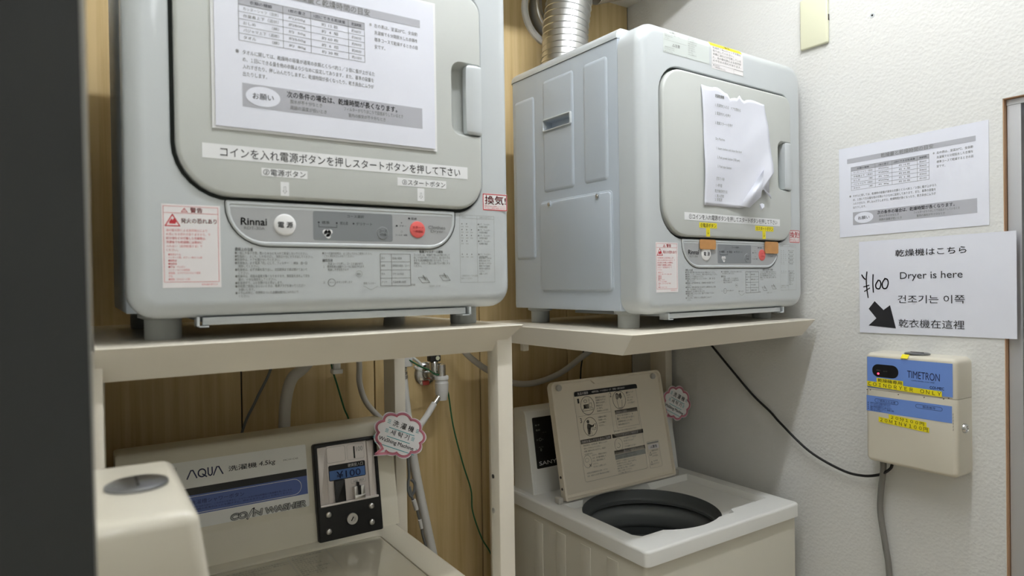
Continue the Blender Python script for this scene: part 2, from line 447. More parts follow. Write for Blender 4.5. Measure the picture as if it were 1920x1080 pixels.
# ceiling lamps: a bare fluorescent tube under a slim white batten; the rear one is added fill
WHERE = ('hanging above the dryers', 'added unseen behind the camera as fill light')
for ((lx, ly, lz), ll, ls, lr), lw in zip(LAMPS, WHERE):
    top = lz + .075
    L_ = thing('ceiling_lamp', 'white batten lamp with a bare fluorescent tube ' + lw, 'ceiling lamp', (lx, ly, top), R(lr), 'fluorescent batten lamps')
    m = MB(); m.box((-ll / 2 - .03, -.025, -.040), (ll / 2 + .03, .025, 0), r=.004, seg=2); m.build('batten', 'white', L_)
    if top < CEIL - .01:
        for e in (-1, 1): MB().cyl((e * ll * .35, 0, -.005), (e * ll * .35, 0, CEIL - top), .006, seg=12).build('hanger_rod', 'steel', L_)
    tm = bpy.data.materials.new('tube_glow'); tm.use_nodes = True; _b = tm.node_tree.nodes['Principled BSDF']
    _b.inputs['Emission Color'].default_value = (*TUBE_COLOUR, 1); _b.inputs['Emission Strength'].default_value = ls
    MT['tube_glow'] = tm
    MB().cyl((-ll / 2, 0, -.075), (ll / 2, 0, -.075), .016, seg=16).build('fluorescent_tube', 'tube_glow', L_)
    for e in (-1, 1): MB().box((e * (ll / 2 + .012) - .012, -.016, -.093), (e * (ll / 2 + .012) + .012, .016, -.038), r=.003, seg=2).build('tube_socket', 'white', L_)

# ------------------------------------------------------------------ the notice about drying times (used on the wall and on a dryer)
def notice(pr, u0, v0, W, H, th=0.0006):
    X = lambda a: u0 + a * W
    Y = lambda a: v0 + a * H
    pr.slab([(X(0), Y(0)), (X(1), Y(0)), (X(1), Y(1)), (X(0), Y(1))], th, 'paper')
    b = th / pr.lift + 1; t = b + 1
    pr.rect(X(.065), Y(.82), X(.927), Y(.872), 'bar', b)
    pr.text('乾燥量と乾燥時間の目安', X(.318), Y(.825), X(.672), Y(.868), 'ink_soft', t)
    cols = [.095, .276, .396, .567, .6435]; rows = [.772 - k * .0427 for k in range(7)]
    pr.rect(X(.095), Y(rows[1]), X(.6435), Y(rows[0]), 'bar', b)
    for y in rows: pr.line([(X(.095), Y(y)), (X(.6435), Y(y))], .0005, 'ink_soft', t)
    for x in cols: pr.line([(X(x), Y(rows[0])), (X(x), Y(rows[6]))], .0005, 'ink_soft', t)
    tb = [('衣類の種類', '1枚の重さ', '1回にできる乾燥量', '乾燥時間'),
          ('カッターシャツ（混紡）', '約200g', '約 15 枚', '約60分'), ('作業着上下（混紡）', '約800g', '約  4  組', '約90分'),
          ('おしめ　　　（綿）', '約  50g', '約 60 枚', '約90分'), ('パジャマ上下（混紡）', '約500g', '約  6  組', '約90分'), ('タオル　　　（綿）', '約  80g', '約 30 枚', '約110分')]
    for r_, row in enumerate(tb):
        yb = rows[r_ + 1] + .011; yt = rows[r_] - .011
        for c_, s_ in enumerate(row):
            a, e = cols[c_], cols[c_ + 1]; wd = e - a
            pad = (.10, .20, .08 if r_ == 0 else .28, .20)[c_] * wd
            if r_ == 0 and c_ == 0: pad = .25 * wd
            pr.text(s_, X(a + pad), Y(yb), X(e - pad), Y(yt), 'ink_soft' if r_ else 'ink', t)
    for k, s_ in enumerate(['左の表は、室温20℃、全自動', '洗濯機で６分間脱水した衣類を', '標準コースで乾燥するときの目', '安です。']):
        pr.text(s_, X(.692), Y(.758 - .046 * k), X(.912 if k < 3 else .745), Y(.784 - .046 * k), 'ink_soft', t)
    pr.text('※', X(.668), Y(.760), X(.680), Y(.782), 'ink_pale', t)
    for k, (s_, e) in enumerate([('タオルに関しては、乾燥時の容量が通常の衣類とくらべ約１／３倍に量が上がるた', .69), ('め、１回にできる量を他の衣類より少なめに設定してあります。また、基準の容量を', .685),
                                 ('入れすぎたり、押し込んだりしますと、乾燥時間が長くなったり、乾き具合にムラが', .685), ('出たりします。', .205)]):
        pr.text(s_, X(.108), Y(.436 - .0425 * k), X(e), Y(.463 - .0425 * k), 'ink_soft', t)
    pr.text('※', X(.08), Y(.438), X(.094), Y(.462), 'ink_soft', t)
    pr.rect(X(.105), Y(.128), X(.932), Y(.268), 'bar', b)
    pr.ell(X(.188), Y(.199), .071 * W, .060 * H, 'paper', t)
    pr.text('お願い', X(.145), Y(.18), X(.231), Y(.217), 'ink', t + 1)
    pr.text('次の条件の場合は、乾燥時間が長くなります。', X(.287), Y(.216), X(.80), Y(.256), 'ink', t, bold=.012)
    for s_, a, e, y in (('脱水が不十分なとき', .30, .44, .182), ('周囲の温度が低いとき', .30, .46, .145), ('フィルターがちりほこりで目詰まりしているとき', .54, .83, .182), ('室内の換気が不十分なとき', .56, .74, .145)):
        pr.text(s_, X(a), Y(y), X(e), Y(y + .025), 'ink_soft', t)

# ------------------------------------------------------------------ clothes dryers (local frame: x right, y into the depth, z up, front face at y=0)
DW = 0.552
def v_on_front(u, v, h):
    vf, q = 0.583, 0.022
    if v <= vf: return Vector((u, -h, v))
    t = min((v - vf) / q, 1.5); return Vector((u, q - (q + h) * math.cos(t), vf + (q + h) * math.sin(t)))

CAUTION = ['使用上の注意', '●一度に多量の衣類、乾いた布などを入れて乾燥しないでください。', '●乾燥前に、よごれ、しわをのばし、洗剤は十分にすすぎ出してください。', '●乾燥中は、ドアを開けないでください。',
           '●乾燥後は、必ず電源「切」にして、フィルター　　掃除　週一回', '　　掃除してください。', '●乾燥後は、必ず衣類を取り出し、次回使用まで扉は開けておいて', '　　ください。', '●乾燥中は、周囲の温度が高くなりますので、換気扇をまわして窓を',
           '　　開け、十分な換気をしてください。', '●乾燥途中で、ふたを開けると停止します。', '●長時間ご使用にならないときは、電源プラグを抜いてください', '　　お願いします。', '●ドラムの中に、可燃物のついた衣類は絶対に入れないで', '　　ください。']

def dryer_front_prints(o):
    p = Print(lift=.00025, V=(0, 0, 1))
    y = 0.1195
    for k, t in enumerate(CAUTION):
        ind = .004 if t.startswith('　　') else 0
        p.left(t.strip('　'), .1212 + ind, y - .0044 - .00435 * k, .0038 if k else .0046, 'ink_soft', 2, .012 if k == 0 else 0, .74, .2225)
    p.left('●キーの操作説明は、よく読んでからご使用ください。', .2353, .1118, .0036, 'ink_soft', 2, 0, .75, .3126)
    p.left('　ごとに安全をたしかめてください。', .2380, .1080, .0034, 'ink_soft', 2, 0, .75, .29)
    p.left('操作方法', .2353, .1015, .0042, 'ink_soft', 2, .015, .8)
    for k, t in enumerate(['洗濯コースを押し、コースを選びます。', '１　標準乾燥は自動でコースに設定されます。', '　乾燥しすぎを防ぎます']):
        p.left(t.strip('　'), .2430 if k != 1 else .2365, .0972 - .0042 * k, .0036, 'ink_soft', 2, 0, .75, .3126)
    p.oval(.2880, .0845, .0045, .0045, .0004, 'ink_pale'); p.left('開始', .2850, .0825, .0032, 'ink_soft', 2, 0, .8)
    p.left('２', .2362, .0712, .0035, 'ink_soft', 2); p.oval(.2480, .0725, .0052, .0052, .0006, 'ink_soft'); p.left('スタート', .2443, .0712, .0026, 'ink_soft', 2, 0, .6)
    p.left('ボタンを押します', .2545, .0712, .0033, 'ink_soft', 2, 0, .8)
    p.left('乾燥フィルター', .2945, .0690, .0034, 'ink_soft', 2, 0, .7); p.line([(.2945, .0670), (.3055, .0612), (.3165, .0665)], .0005, 'ink_pale')
    # table
    a, b, c, d = .3204, .0668, .3683, .1136
    p.frame(a, b, c, d, .0007, 'ink_soft'); p.line([(.338, b), (.338, d)], .0006, 'ink_soft')
    for z in (.1020, .0900, .0780): p.line([(a, z), (c, z)], .0005, 'ink_soft')
    for z, s1, s2 in ((.1055, '表示', '乾燥の程度'), (.0945, '標準', '標準乾き具合／ふつう'), (.0825, '控え', 'ひかえめ具合'), (.0705, 'デリケ', '低温乾燥に設定')):
        p.left(s1, .3220, z, .0034, 'ink_soft', 2, 0, .8, .337); p.left(s2, .3395, z, .0034, 'ink_soft', 2, 0, .8, .367)
    # filter block
    p.left('乾燥フィルターの掃除', .3836, .1155, .0042, 'ink_soft', 2, .015, .85)
    for k, t in enumerate(['フィルターは、乾燥終了後に必ず取り外して', 'ほこりを取り除いてください。目づまりする', 'ままでは乾燥時間が長くなります。フィル', '掃除は、たたいて落とし歯ブラシで軽くする', 'ください。']):
        p.left(t, .3740, .1108 - .0042 * k, .0037, 'ink_soft', 2, 0, .75, .4413)
    for cx, cz in ((.390, .0745), (.4255, .0775)):
        p.line([(cx - .009, cz + .004), (cx + .004, cz + .004), (cx + .010, cz - .004), (cx - .003, cz - .004)], .0006, 'ink_soft', 2, True)
        for q in (.0, .004, .008): p.line([(cx - .009 + q, cz + .004 - q * .3), (cx + .004 + q * .7, cz + .004 - q)], .0003, 'ink_pale')
        p.line([(cx - .001, cz + .007), (cx + .003, cz + .001)], .0012, 'ink_soft')
    p.left('別図', .3690, .0662, .003, 'ink_soft', 2); p.left('部品番号　207-087', .3990, .0640, .0026, 'ink_pale', 2, 0, .8)
    # error table on the right
    p.frame(.4535, .0700, .5170, .1765, .0004, 'ink_pale')
    p.line([(.4535, .1715), (.517, .1715)], .0004, 'ink_pale'); p.line([(.485, .0700), (.485, .1765)], .0004, 'ink_pale')
    p.left('表示', .458, .1722, .0032, 'ink_pale', 2); p.left('お調べいただくこと', .490, .1722, .0032, 'ink_pale', 2, 0, .7)
    for k, z in enumerate((.160, .151, .142, .133, .112)):
        for q in range(2 if k in (0, 3) else 3): p.ell(.4575 + .0085 * q, z + .0025, .0008, .0010, 'ink_soft', 2, 8); p.left('点滅', .4555 + .0085 * q, z - .0028, .0022, 'ink_pale', 2)
        for q, t in enumerate(['●ドア、フィルター', '　の状態を確認']): p.left(t.strip('　'), .4865 + .002 * q, z + .001 - .004 * q, .0032, 'ink_soft', 2, 0, .75, .516)
    for k in range(7): p.left(['室温が高い、または', '吸気口のほこりを', '取り除いてください', '電源プラグを抜き', '販売店へお知らせ', 'ください', 'お願いします'][k], .4880, .1070 - .0042 * k, .0031, 'ink_soft', 2, 0, .75, .516)
    for k, t in enumerate(['一度電源を切ってから再度', '操作してください']): p.left(t, .4548, .0790 - .0042 * k, .003, 'ink_pale', 2, 0, .75, .485)
    return p.build('printed_instructions', o)

def warning_label(o, u0, v0, u1, v1):
    p = Print(lift=.00025); W, H = u1 - u0, v1 - v0
    X = lambda a: u0 + a * W
    Y = lambda a: v0 + a * H
    p.rect(u0, v0, u1, v1, 'label', 1)
    p.frame(X(.03), Y(.07), X(.96), Y(.975), .0005, 'ink_pink'); p.line([(X(.03), Y(.895)), (X(.96), Y(.895))], .0005, 'ink_pink')
    p.text('警告', X(.48), Y(.905), X(.69), Y(.965), 'ink_red', 2, .02)
    p.line([(X(.33), Y(.91)), (X(.43), Y(.91)), (X(.38), Y(.955))], .0006, 'ink_red', 2, True); p.text('!', X(.372), Y(.918), X(.388), Y(.942), 'ink_red')
    p.line([(X(.06), Y(.74)), (X(.30), Y(.74)), (X(.18), Y(.875))], .0012, 'ink_red', 2, True)
    p.poly([(X(.13), Y(.765)), (X(.23), Y(.765)), (X(.245), Y(.795)), (X(.21), Y(.83)), (X(.18), Y(.808)), (X(.165), Y(.825)), (X(.125), Y(.79))], 'ink_red', 2)
    p.text('発火の恐れあり', X(.32), Y(.775), X(.935), Y(.835), 'ink_red', 2, .012)
    L = ['油の酸化熱による自然発火により', '火災になる恐れがありますので、下', '記の油などの付着した衣類等は、', '洗濯後でも乾燥機には絶対に', '入れない（自然乾燥する）で', 'ください。']
    for k, t in enumerate(L): p.left(t, X(.07), Y(.672 - .0475 * k), .0033, 'ink_pink' if k not in (2, 3) else 'ink_red', 2, 0, .86, X(.94))
    L = ['●食用オイル', '　マッサージ用、ボディー用オイル等', '●動物油', '●機械油', '●灯油・ベンジン', '　シンナーなどの油性物', '　美容室、エステサロンなどで使用', '　する', '●樹脂（セルロース系）']
    for k, t in enumerate(L): p.left(t.strip('　'), X(.10), Y(.385 - .037 * k), .0027, 'ink_red' if k in (2, 3, 4) else 'ink_pink', 2, 0, .8, X(.92))
    p.text('RDR-0001-B77 C14', X(.66), Y(.027), X(.93), Y(.047), 'ink_pink')
    return p.build('warning_label', o, label='white and red fire warning sticker')

def fan_label(o, u0, v0, u1, v1):
    p = Print(lift=.00025); W, H = u1 - u0, v1 - v0
    p.rect(u0, v0, u1, v1, 'label', 1); p.frame(u0 + .0012, v0 + .0012, u1 - .0012, v1 - .0012, .0014, 'ink_red')
    p.text('換気!', u0 + W * .09, v0 + H * .36, u0 + W * .94, v0 + H * .88, 'ink_red', 2, .02)
    for k, t in enumerate(['使用中は必ず換気してください', '守らないと故障の原因になります']): p.text(t, u0 + W * .08, v0 + H * (.22 - .11 * k), u0 + W * .93, v0 + H * (.30 - .11 * k), 'ink_red')
    return p.build('ventilation_label', o, label='white sticker with red ventilation warning')

def make_dryer(name, label, loc, rotz, side_detail):
    D = thing(name, label, 'clothes dryer', loc, rotz, 'coin clothes dryers on the shelves')
    # cabinet with embossed left side
    c = MB(); rg = []
    for k in range(5):
        a = math.pi / 2 * k / 4; rg.append([(x, y, .048 - .012 * math.sin(a)) for x, y in inset(rrect(.001, .064, DW - .001, .436, (.002, .002, .014, .014), 4), .012 * (1 - math.cos(a)) * .12)])
    c.loft(rg[::-1] + [[(x, y, .5832) for x, y in rrect(.001, .064, DW - .001, .436, (.002, .002, .014, .014), 4)]])
    cab = c.build('cabinet', 'dryer_steel', D)
    if side_detail:
        k = MB(); k.box((-.01, .2075, .4435), (.022, .3005, .4655), r=.002, seg=2); cut(cab, k)
        e = MB(); O, U, V = (0.001, 0, 0), (0, -1, 0), (0, 0, 1)
        for (w0, w1, a, b) in ((.340, .418, .152, .5335), (.199, .3065, .3025, .5575), (.093, .1665, .3045, .557)):
            pl0 = rrect(-w1, a, -w0, b, .009, 5); e.loft([[(0.001 + .001, -u, v) for u, v in pl0], [(0.001, -u, v) for u, v in pl0], [(.001 - .0012, -u, v) for u, v in inset(pl0, .0020)], [(.001 - .0022, -u, v) for u, v in inset(pl0, .0055)], [(.001 - .0024, -u, v) for u, v in inset(pl0, .0075)]])
        e.build('side_embossing', 'dryer_steel', D)
        cut(bpy.data.objects[D.children[-1].name], MB().box((-.02, .2075, .4435), (.03, .3005, .4655)))
        g = MB(); out = rrect(-.3045, .4395, -.2035, .4695, .005, 4)
        rings = [[(0.001 - d, -u, v) for u, v in inset(out, q)] for q, d in ((0, 0.0), (.0005, .005), (.0018, .0065), (.0036, .0065), (.0042, .004), (.0042, -.004))]
        g.loft(rings, False, False); g.build('side_grip', 'dryer', D, label='recessed white side grip')
        pl = MB(); poly = rrect(-.3185, .0785, -.0855, .2795, .008, 5)
        pl.prism(inset(poly, -.0035), O, U, V, -.001, .0012, r=.001); pl.prism(poly, O, U, V, 0, .0045, r=.0028, seg=3)
        ap = pl.build('access_cover', 'dryer_steel', D)
        for w_ in (.2830, .1225):
            s_ = MB(); s_.cyl((-.0020, w_, .2735), (-.0062, w_, .2735), .0042, seg=16); s_.cyl((-.0060, w_, .2735), (-.0072, w_, .2735), .0028, .002, seg=14)
            s_.build('screw', 'steel', ap)
        for w_ in (.2830, .1225): lv = MB(); lv.prism(rrect(-w_ - .0062, .266, -w_ + .0062, .2815, .005, 5), O, U, V, .0040, .0052, r=.0008); lv.build('screw_boss', 'dryer_steel', ap)
    # top cover
    t = MB()
    rings = []
    for k in range(7):
        a = math.pi / 2 * k / 6; i = .016 * (1 - math.cos(a)); z = .589 + .016 * math.sin(a)
        rings.append([(x, y, z) for x, y in rrect(-.0012 + i, .064, DW + .0012 - i, .439 - i, (.001, .001, .016, .016), 4)])
    t.loft([[(x, y, .5842) for x, y in rrect(-.0012, .064, DW + .0012, .439, (.001, .001, .016, .016), 4)]] + rings)
    t.build('top_cover', 'dryer', D)
    # front panel with the door opening
    f = MB(); outer = rrect(0, .030, DW, .605, (.034, .034, .046, .046), 8); op = rrect(.0490, .1795, .4955, .5265, (.070, .048, .030, .060), 8)
    fr = []
    fr.append([(u, .0625, v) for u, v in outer]); 
    q = .022
    for k in range(9):
        a = math.pi / 2 * k / 8; fr.append([(u, q - q * math.sin(a), v) for u, v in inset(outer, q * (1 - math.cos(a)))])
    fr.append([(u, 0, v) for u, v in inset(op, -.0015)]); fr.append([(u, .0012, v) for u, v in op]); fr.append([(u, .024, v) for u, v in op])
    f.loft(fr, True, True)
    fp = f.build('front_panel', 'dryer', D)
    g = MB(); rr_ = [[(u, y, v) for u, v in inset(op, i)] for i, y in ((.0003, .0065), (.0052, .0065), (.0052, .0225), (.0003, .0225))]
    g.loft(rr_ + [rr_[0]], False, False); g.build('door_gasket', 'gasket', D)
    # door
    d = MB(); dp = rrect(.0545, .1850, .4935, .5212, (.066, .044, .026, .056), 8)
    d.prism(dp, (0, 0, 0), (1, 0, 0), (0, 0, 1), -.020, .006, r=.005, seg=4)
    door = d.build('door', 'door', D)
    k = MB()
    kp = [(.4405, .318), (.4405, .392)] ; prof = rrect(.4405, .3010, .5200, .4145, (.016, .001, .001, .016), 6)
    rings = [[(u, y, v) for u, v in inset(prof, i)] for i, y in ((-.0025, -.012), (-.0012, -.006), (.0, -.0045), (.006, .010), (.012, .0135))]
    k.loft(rings); cut(door, k)
    h = MB(); hp = []
    n = 8
    for k_ in range(n + 1):
        a = k_ / n; u = .4655 + (.4928 - .4655) * a; hp.append((u, -.0075 - .0025 * math.sin(math.pi * a)))
    sec = [(u, y) for u, y in hp] + [(.4928, .006), (.4700, .012), (.4655, .004)]
    rings = []
    for z, sc in ((.3035, .82), (.3055, .95), (.309, 1), (.330, 1.02), (.358, 1.03), (.386, 1.02), (.407, 1), (.4105, .95), (.4125, .82)):
        rings.append([(.4928 + (u - .4928) * sc, y * (1 if y > 0 else sc), z) for u, y in sec])
    h.loft(rings); h.build('handle', 'dryer', door)
    # control panel
    cp = MB(); pol = rrect(.1115, .1225, .4440, .1800, (.052, .046, .002, .002), 8); inn = rrect(.1150, .1265, .4405, .1765, (.045, .040, .003, .003), 8)
    cp.loft([[(u, y, v) for u, v in pl_] for pl_, y in ((inset(pol, -.001), .0), (pol, -.0010), (inset(pol, .0012), -.0022), (inn, -.0022), (inset(inn, .0012), -.0012))], False, False)
    a = [cp.bm.verts.new((u, -.0012, v)) for u, v in inset(inn, .0012)]
    ff = cp.bm.faces.new(a); ff.material_index = 1
    for s_ in (0,): pass
    pan = cp.build('control_panel', ['dryer', 'panel_grey'], D)
    gr = MB(); gl = inset(pol, -.0012)
    rings = [[(u, -.0004, v) for u, v in inset(gl, i)] for i in (-.0008, .0006)]
    gr.loft(rings, False, False); gr.build('panel_seam', 'gasket', pan)
    p = Print(O=(0, -.0012, 0), lift=.0002)
    p.rect(.1160, .1722, .4395, .1762, 'dryer', 1)
    p.poly(rrect(.2230, .1315, .3400, .1720, .003, 3), 'panel_dark', 1)
    p.text('Rinnai', .1292, .1494, .1616, .1588, 'ink', 2, .03); p.text('RDT-30A', .1330, .1436, .1588, .1474, 'ink_soft')
    p.text('コース選択', .2715, .1645, .2962, .1686, 'ink'); 
    for s_, a, b in (('標準', .2350, .2460), ('控え目', .2610, .2720), ('デリケート', .2845, .3085)): p.text(s_, a, .1540, b, .1585, 'ink')
    for a in (.2308, .2562, .2806): p.ell(a, .1562, .0013, .0013, 'ink', 2, 10)
    p.line([(.2308, .1538), (.2308, .1500), (.2562, .1500), (.2562, .1538)], .0006, 'ink')
    for a, b, q in ((0, 0, .0052), (.0035, .002, .0036), (-.0035, .0018, .0036), (.001, -.004, .0034)): p.ell(.2430 + a, .1415 + b, q, q, 'white', 2, 14)
    p.text('ふんわり', .2390, .1402, .2470, .1428, 'ink_soft', 3)
    p.ell(.3544, .1602, .0008, .0008, 'ink', 2, 8); p.text('● ブザー', .3452, .1540, .3622, .1570, 'ink'); p.text('○', .3530, .1455, .3560, .1485, 'ink_soft'); p.text('フィルター掃除', .3445, .1405, .3635, .1432, 'ink')
    p.text('● 乾燥', .3650, .1655, .3795, .1690, 'ink')
    p.text('Clothes', .3985, .1525, .4275, .1575, 'ink_soft'); p.text('Dryer', .4025, .1460, .4240, .1512, 'ink_soft')
    p.build('printed_markings', pan)
    b = MB(); b.lathe([(.0165, .0012), (.0165, .0), (.0155, -.0006)], (.1852, 0, .1512), (0, 1, 0), 36, 1); b.lathe([(.0150, -.0008), (.0142, -.0022), (.0125, -.0030), (.0, -.0032)], (.1852, 0, .1512), (0, 1, 0), 36, 0)
    pb = b.build('power_button', ['white', 'ink_pink'], pan)
    Print(O=(0, -.0032, 0), lift=.0003).text('電 源', .1755, .1470, .1950, .1552, 'ink', 1, .02).build('button_text', pb)
    b = MB(); b.lathe([(.0140, .001), (.0140, -.0008), (.0130, -.0010)], (.3805, 0, .1508), (0, 1, 0), 36, 1); b.lathe([(.0128, -.0008), (.0122, -.0022), (.0105, -.0028), (0, -.0030)], (.3805, 0, .1508), (0, 1, 0), 36, 0)
    sb = b.build('start_button', ['red_button', 'ink_pink'], pan)
    Print(O=(0, -.0030, 0), lift=.0003).text('スタート', .3713, .1520, .3897, .1560, 'ink_red', 1, .01).text('一時停止', .3723, .1462, .3887, .1500, 'ink_red', 1, .01).build('button_text', sb)
    b = MB(); b.lathe([(.0100, .001), (.0100, -.0008), (.0092, -.0016), (.0092, -.0016)], (.3247, 0, .1440), (0, 1, 0), 30, 1); b.lathe([(.0092, -.0012), (.0085, -.0022), (0, -.0024)], (.3247, 0, .1440), (0, 1, 0), 30, 0)
    cb = b.build('course_button', ['panel_dark', 'panel_grey'], pan)
    Print(O=(0, -.0024, 0), lift=.0003).text('コース', .3187, .1450, .3307, .1488, 'ink', 1).text('切換', .3197, .1397, .3297, .1435, 'ink', 1).build('button_text', cb)
    dryer_front_prints(D)
    # feet and drip tray
    for (fx, fy) in ((.045, .086), (.505, .086), (.045, .385), (.505, .385)):
        q = MB(); q.lathe([(.0, 0), (.0215, 0), (.0225, .002), (.0225, .027), (.030, .030), (.030, .042)], (fx, fy, 0), (0, 0, 1), 28, cap1=True); q.build('foot', 'foot', D)
    q = MB(); q.box((.083, .012, .0235), (.468, .30, .0300), r=.0012, seg=2); q.box((.083, .010, .0200), (.468, .016, .0300), r=.001, seg=2)
    for x0, x1 in ((.0760, .0790), (.4725, .4755)): q.box((x0, .006, .0175), (x1, .030, .0310)); 
    q.box((.0760, .006, .0175), (.0900, .030, .0190)); q.box((.4600, .006, .0175), (.4755, .030, .0190))
    q.build('drip_tray', 'dryer', D)
    return D, door, pan

LZ, RZ = 1.381, 1.352
dl, dl_door, dl_pan = make_dryer('clothes_dryer', 'large grey clothes dryer with a typed notice on its door, nearest the camera', (.045, .91, LZ), 0.0, False)
warning_label(dl, .0376, .0685, .1045, .1725); fan_label(dl, .4962, .1858, .5432, .2133)
p = Print(O=(0, -.006, 0), lift=.0003); p.rect(.0838, .2322, .4660, .2510, 'tape', 1); p.text('コインを入れ電源ボタンを押しスタートボタンを押して下さい', .1050, .2352, .4525, .2480, 'ink')
p.build('instruction_strip', dl_door, label='white tape strip with coin instructions')
p = Print(O=(0, -.006, 0), lift=.0003); p.rect(.1549, .2142, .2152, .2250, 'tape', 1); p.text('②電源ボタン', .1572, .2155, .2125, .2240, 'ink'); p.rect(.1790, .1895, .1902, .2082, 'tape', 1); p.text('⇩', .1815, .1925, .1877, .2020, 'ink_soft')
p.build('power_button_tag', dl_door)
p = Print(O=(0, -.006, 0), lift=.0003); p.rect(.3471, .2145, .4278, .2266, 'tape', 1); p.text('③スタートボタン', .3545, .2165, .4260, .2245, 'ink'); p.rect(.3790, .1935, .3905, .2130, 'tape', 1); p.text('⇩', .3817, .1970, .3878, .2060, 'ink_soft')
p.build('start_button_tag', dl_door)
# its notice: a sheet hanging on the door, its lower edge standing off a little
nl = thing('paper_notice', 'large typed drying time notice on the door of the nearer dryer', 'notice', (.1452, .9015, 1.655), 0, 'copies of the drying time notice')
def hang(u, v, h):
    b = .0035 * math.exp(-v / .012) * math.exp(-((u - .20) / .07) ** 2)
    return Vector((u, -h - b, v))
p = Print(lift=.00025, fn=hang); notice(p, 0, 0, .3085, .2185)
p.build('printed_sheet', nl)
q = MB(); q.box((-.004, .0008, -.0035), (.3125, .0016, .222)); q.build('plastic_sleeve', 'tape', nl)

dr_, dr_door, dr_pan = make_dryer('clothes_dryer', 'grey clothes dryer with a torn paper on its door, beside the white wall', (.9045, .919, RZ), R(2.0), True)
warning_label(dr_, .0345, .0735, .0985, .1725); fan_label(dr_, .4910, .1815, .5330, .2115)
p = Print(O=(0, -.006, 0), lift=.0003, tilt=-.003); p.rect(.1131, .2190, .4440, .2350, 'tape', 1); p.text('①コインを入れ電源ボタンを押してスタートボタンを押して下さい', .1270, .2217, .4330, .2325, 'ink')
p.build('instruction_strip', dr_door, label='white tape strip with coin instructions')
for s_, a, b, c_, tg in (('②電源ボタン', .1589, .2155, .1866, 'power_button_tag'), ('③スタートボタン', .3497, .4181, .3822, 'start_button_tag')):
    p = Print(O=(0, -.006, 0), lift=.0003); p.rect(a, .2045, b, .2155, 'yellow', 1); p.text(s_, a + .003, .2060, b - .003, .2140, 'ink'); p.rect(c_ - .0062, .1870, c_ + .0062, .2050, 'yellow', 1); p.text('↓', c_ - .002, .1910, c_ + .002, .2000, 'ink')
    p.build(tg, dr_door, label='yellow label tape with black text')
for a, b, c_, d_ in ((.1622, .1605, .2140, .1810), (.3880, .1545, .4395, .1815)):
    p = Print(O=(0, -.0034, 0), lift=.0003); p.slab(rrect(a, c_ * 0 + b, c_, d_, .004, 3), .0012, 'cardboard'); p.build('tape_patch', dr_pan, label='brown tape patch')
p = Print(fn=v_on_front, lift=.0003); p.rect(.2125, .5430, .3205, .5945, 'label', 1, 1, 8); p.rect(.2110, .5915, .3090 + .0095, .6030, 'yellow', 2, 1, 4); p.text('⚠警告', .2480, .5930, .2790, .6000, 'ink', 3, .02)
for k, t in enumerate(['乾燥終了後はかならず衣類を', '取り出してください。', '衣類に油などが付着している', 'と、油の酸化熱による自然発', '火や引火の恐れがあります。']): p.text(t, .2165, .5850 - .0068 * k, .2165 + (.0960 if k != 1 else .070), .5900 - .0068 * k, 'ink_soft', 3)
p.left('■ご使用の前に', .2175, .5490, .0030, 'ink_soft', 3); p.left('この取扱説明書をお読みください', .2215, .5450, .0028, 'ink_soft', 3, 0, .8); p.line([(.2125, .5535), (.3205, .5535)], .0004, 'ink_soft', 3); p.frame(.2870, .5435, .3200, .5530, .0004, 'ink_soft', 3)
p.build('overheating_label', dr_, label='white and yellow warning sticker at the top')
p = Print(fn=v_on_front, lift=.0003); p.rect(.0640, .5490, .2050, .5985, 'silver_sticker', 1, 1, 8)
p.frame(.0650, .5500, .1330, .5980, .0004, 'ink_pale'); p.frame(.1350, .5500, .2040, .5980, .0004, 'ink_pale'); p.line([(.065, .5745), (.133, .5745)], .0004, 'ink_pale')
p.text('お願い', .0840, .5900, .1080, .5955, 'ink_soft', 2); p.text('△注意', .0900, .5640, .1130, .5705, 'ink_soft', 2)
for k in range(3): p.left(['使用後は必ずフィルターを掃除してください', '乾燥前に脱水を十分に', 'してください'][k], .0680, .5850 - .0042 * k, .0030, 'ink_pale', 2, 0, .7, .131)
for k in range(3): p.left(['揮発性のものは入れない', 'ドラムが止まるまで手を', '触れないでください'][k], .0680, .5590 - .0040 * k, .0030, 'ink_pale', 2, 0, .8, .131)
for k in range(9): p.left(['乾燥機の据付けについて', '電源コードを傷つけない', 'アースを必ず取り付ける', '衣類の入れすぎに注意', '換気を十分に行う', '火気を近づけない', '分解・改造をしない', '水をかけない', 'お手入れは電源を切る'][k], .1375, .5915 - .0044 * k, .0030, 'ink_pale', 2, 0, .8, .203)
p.build('caution_sticker', dr_, label='silver sticker with faint grey print')

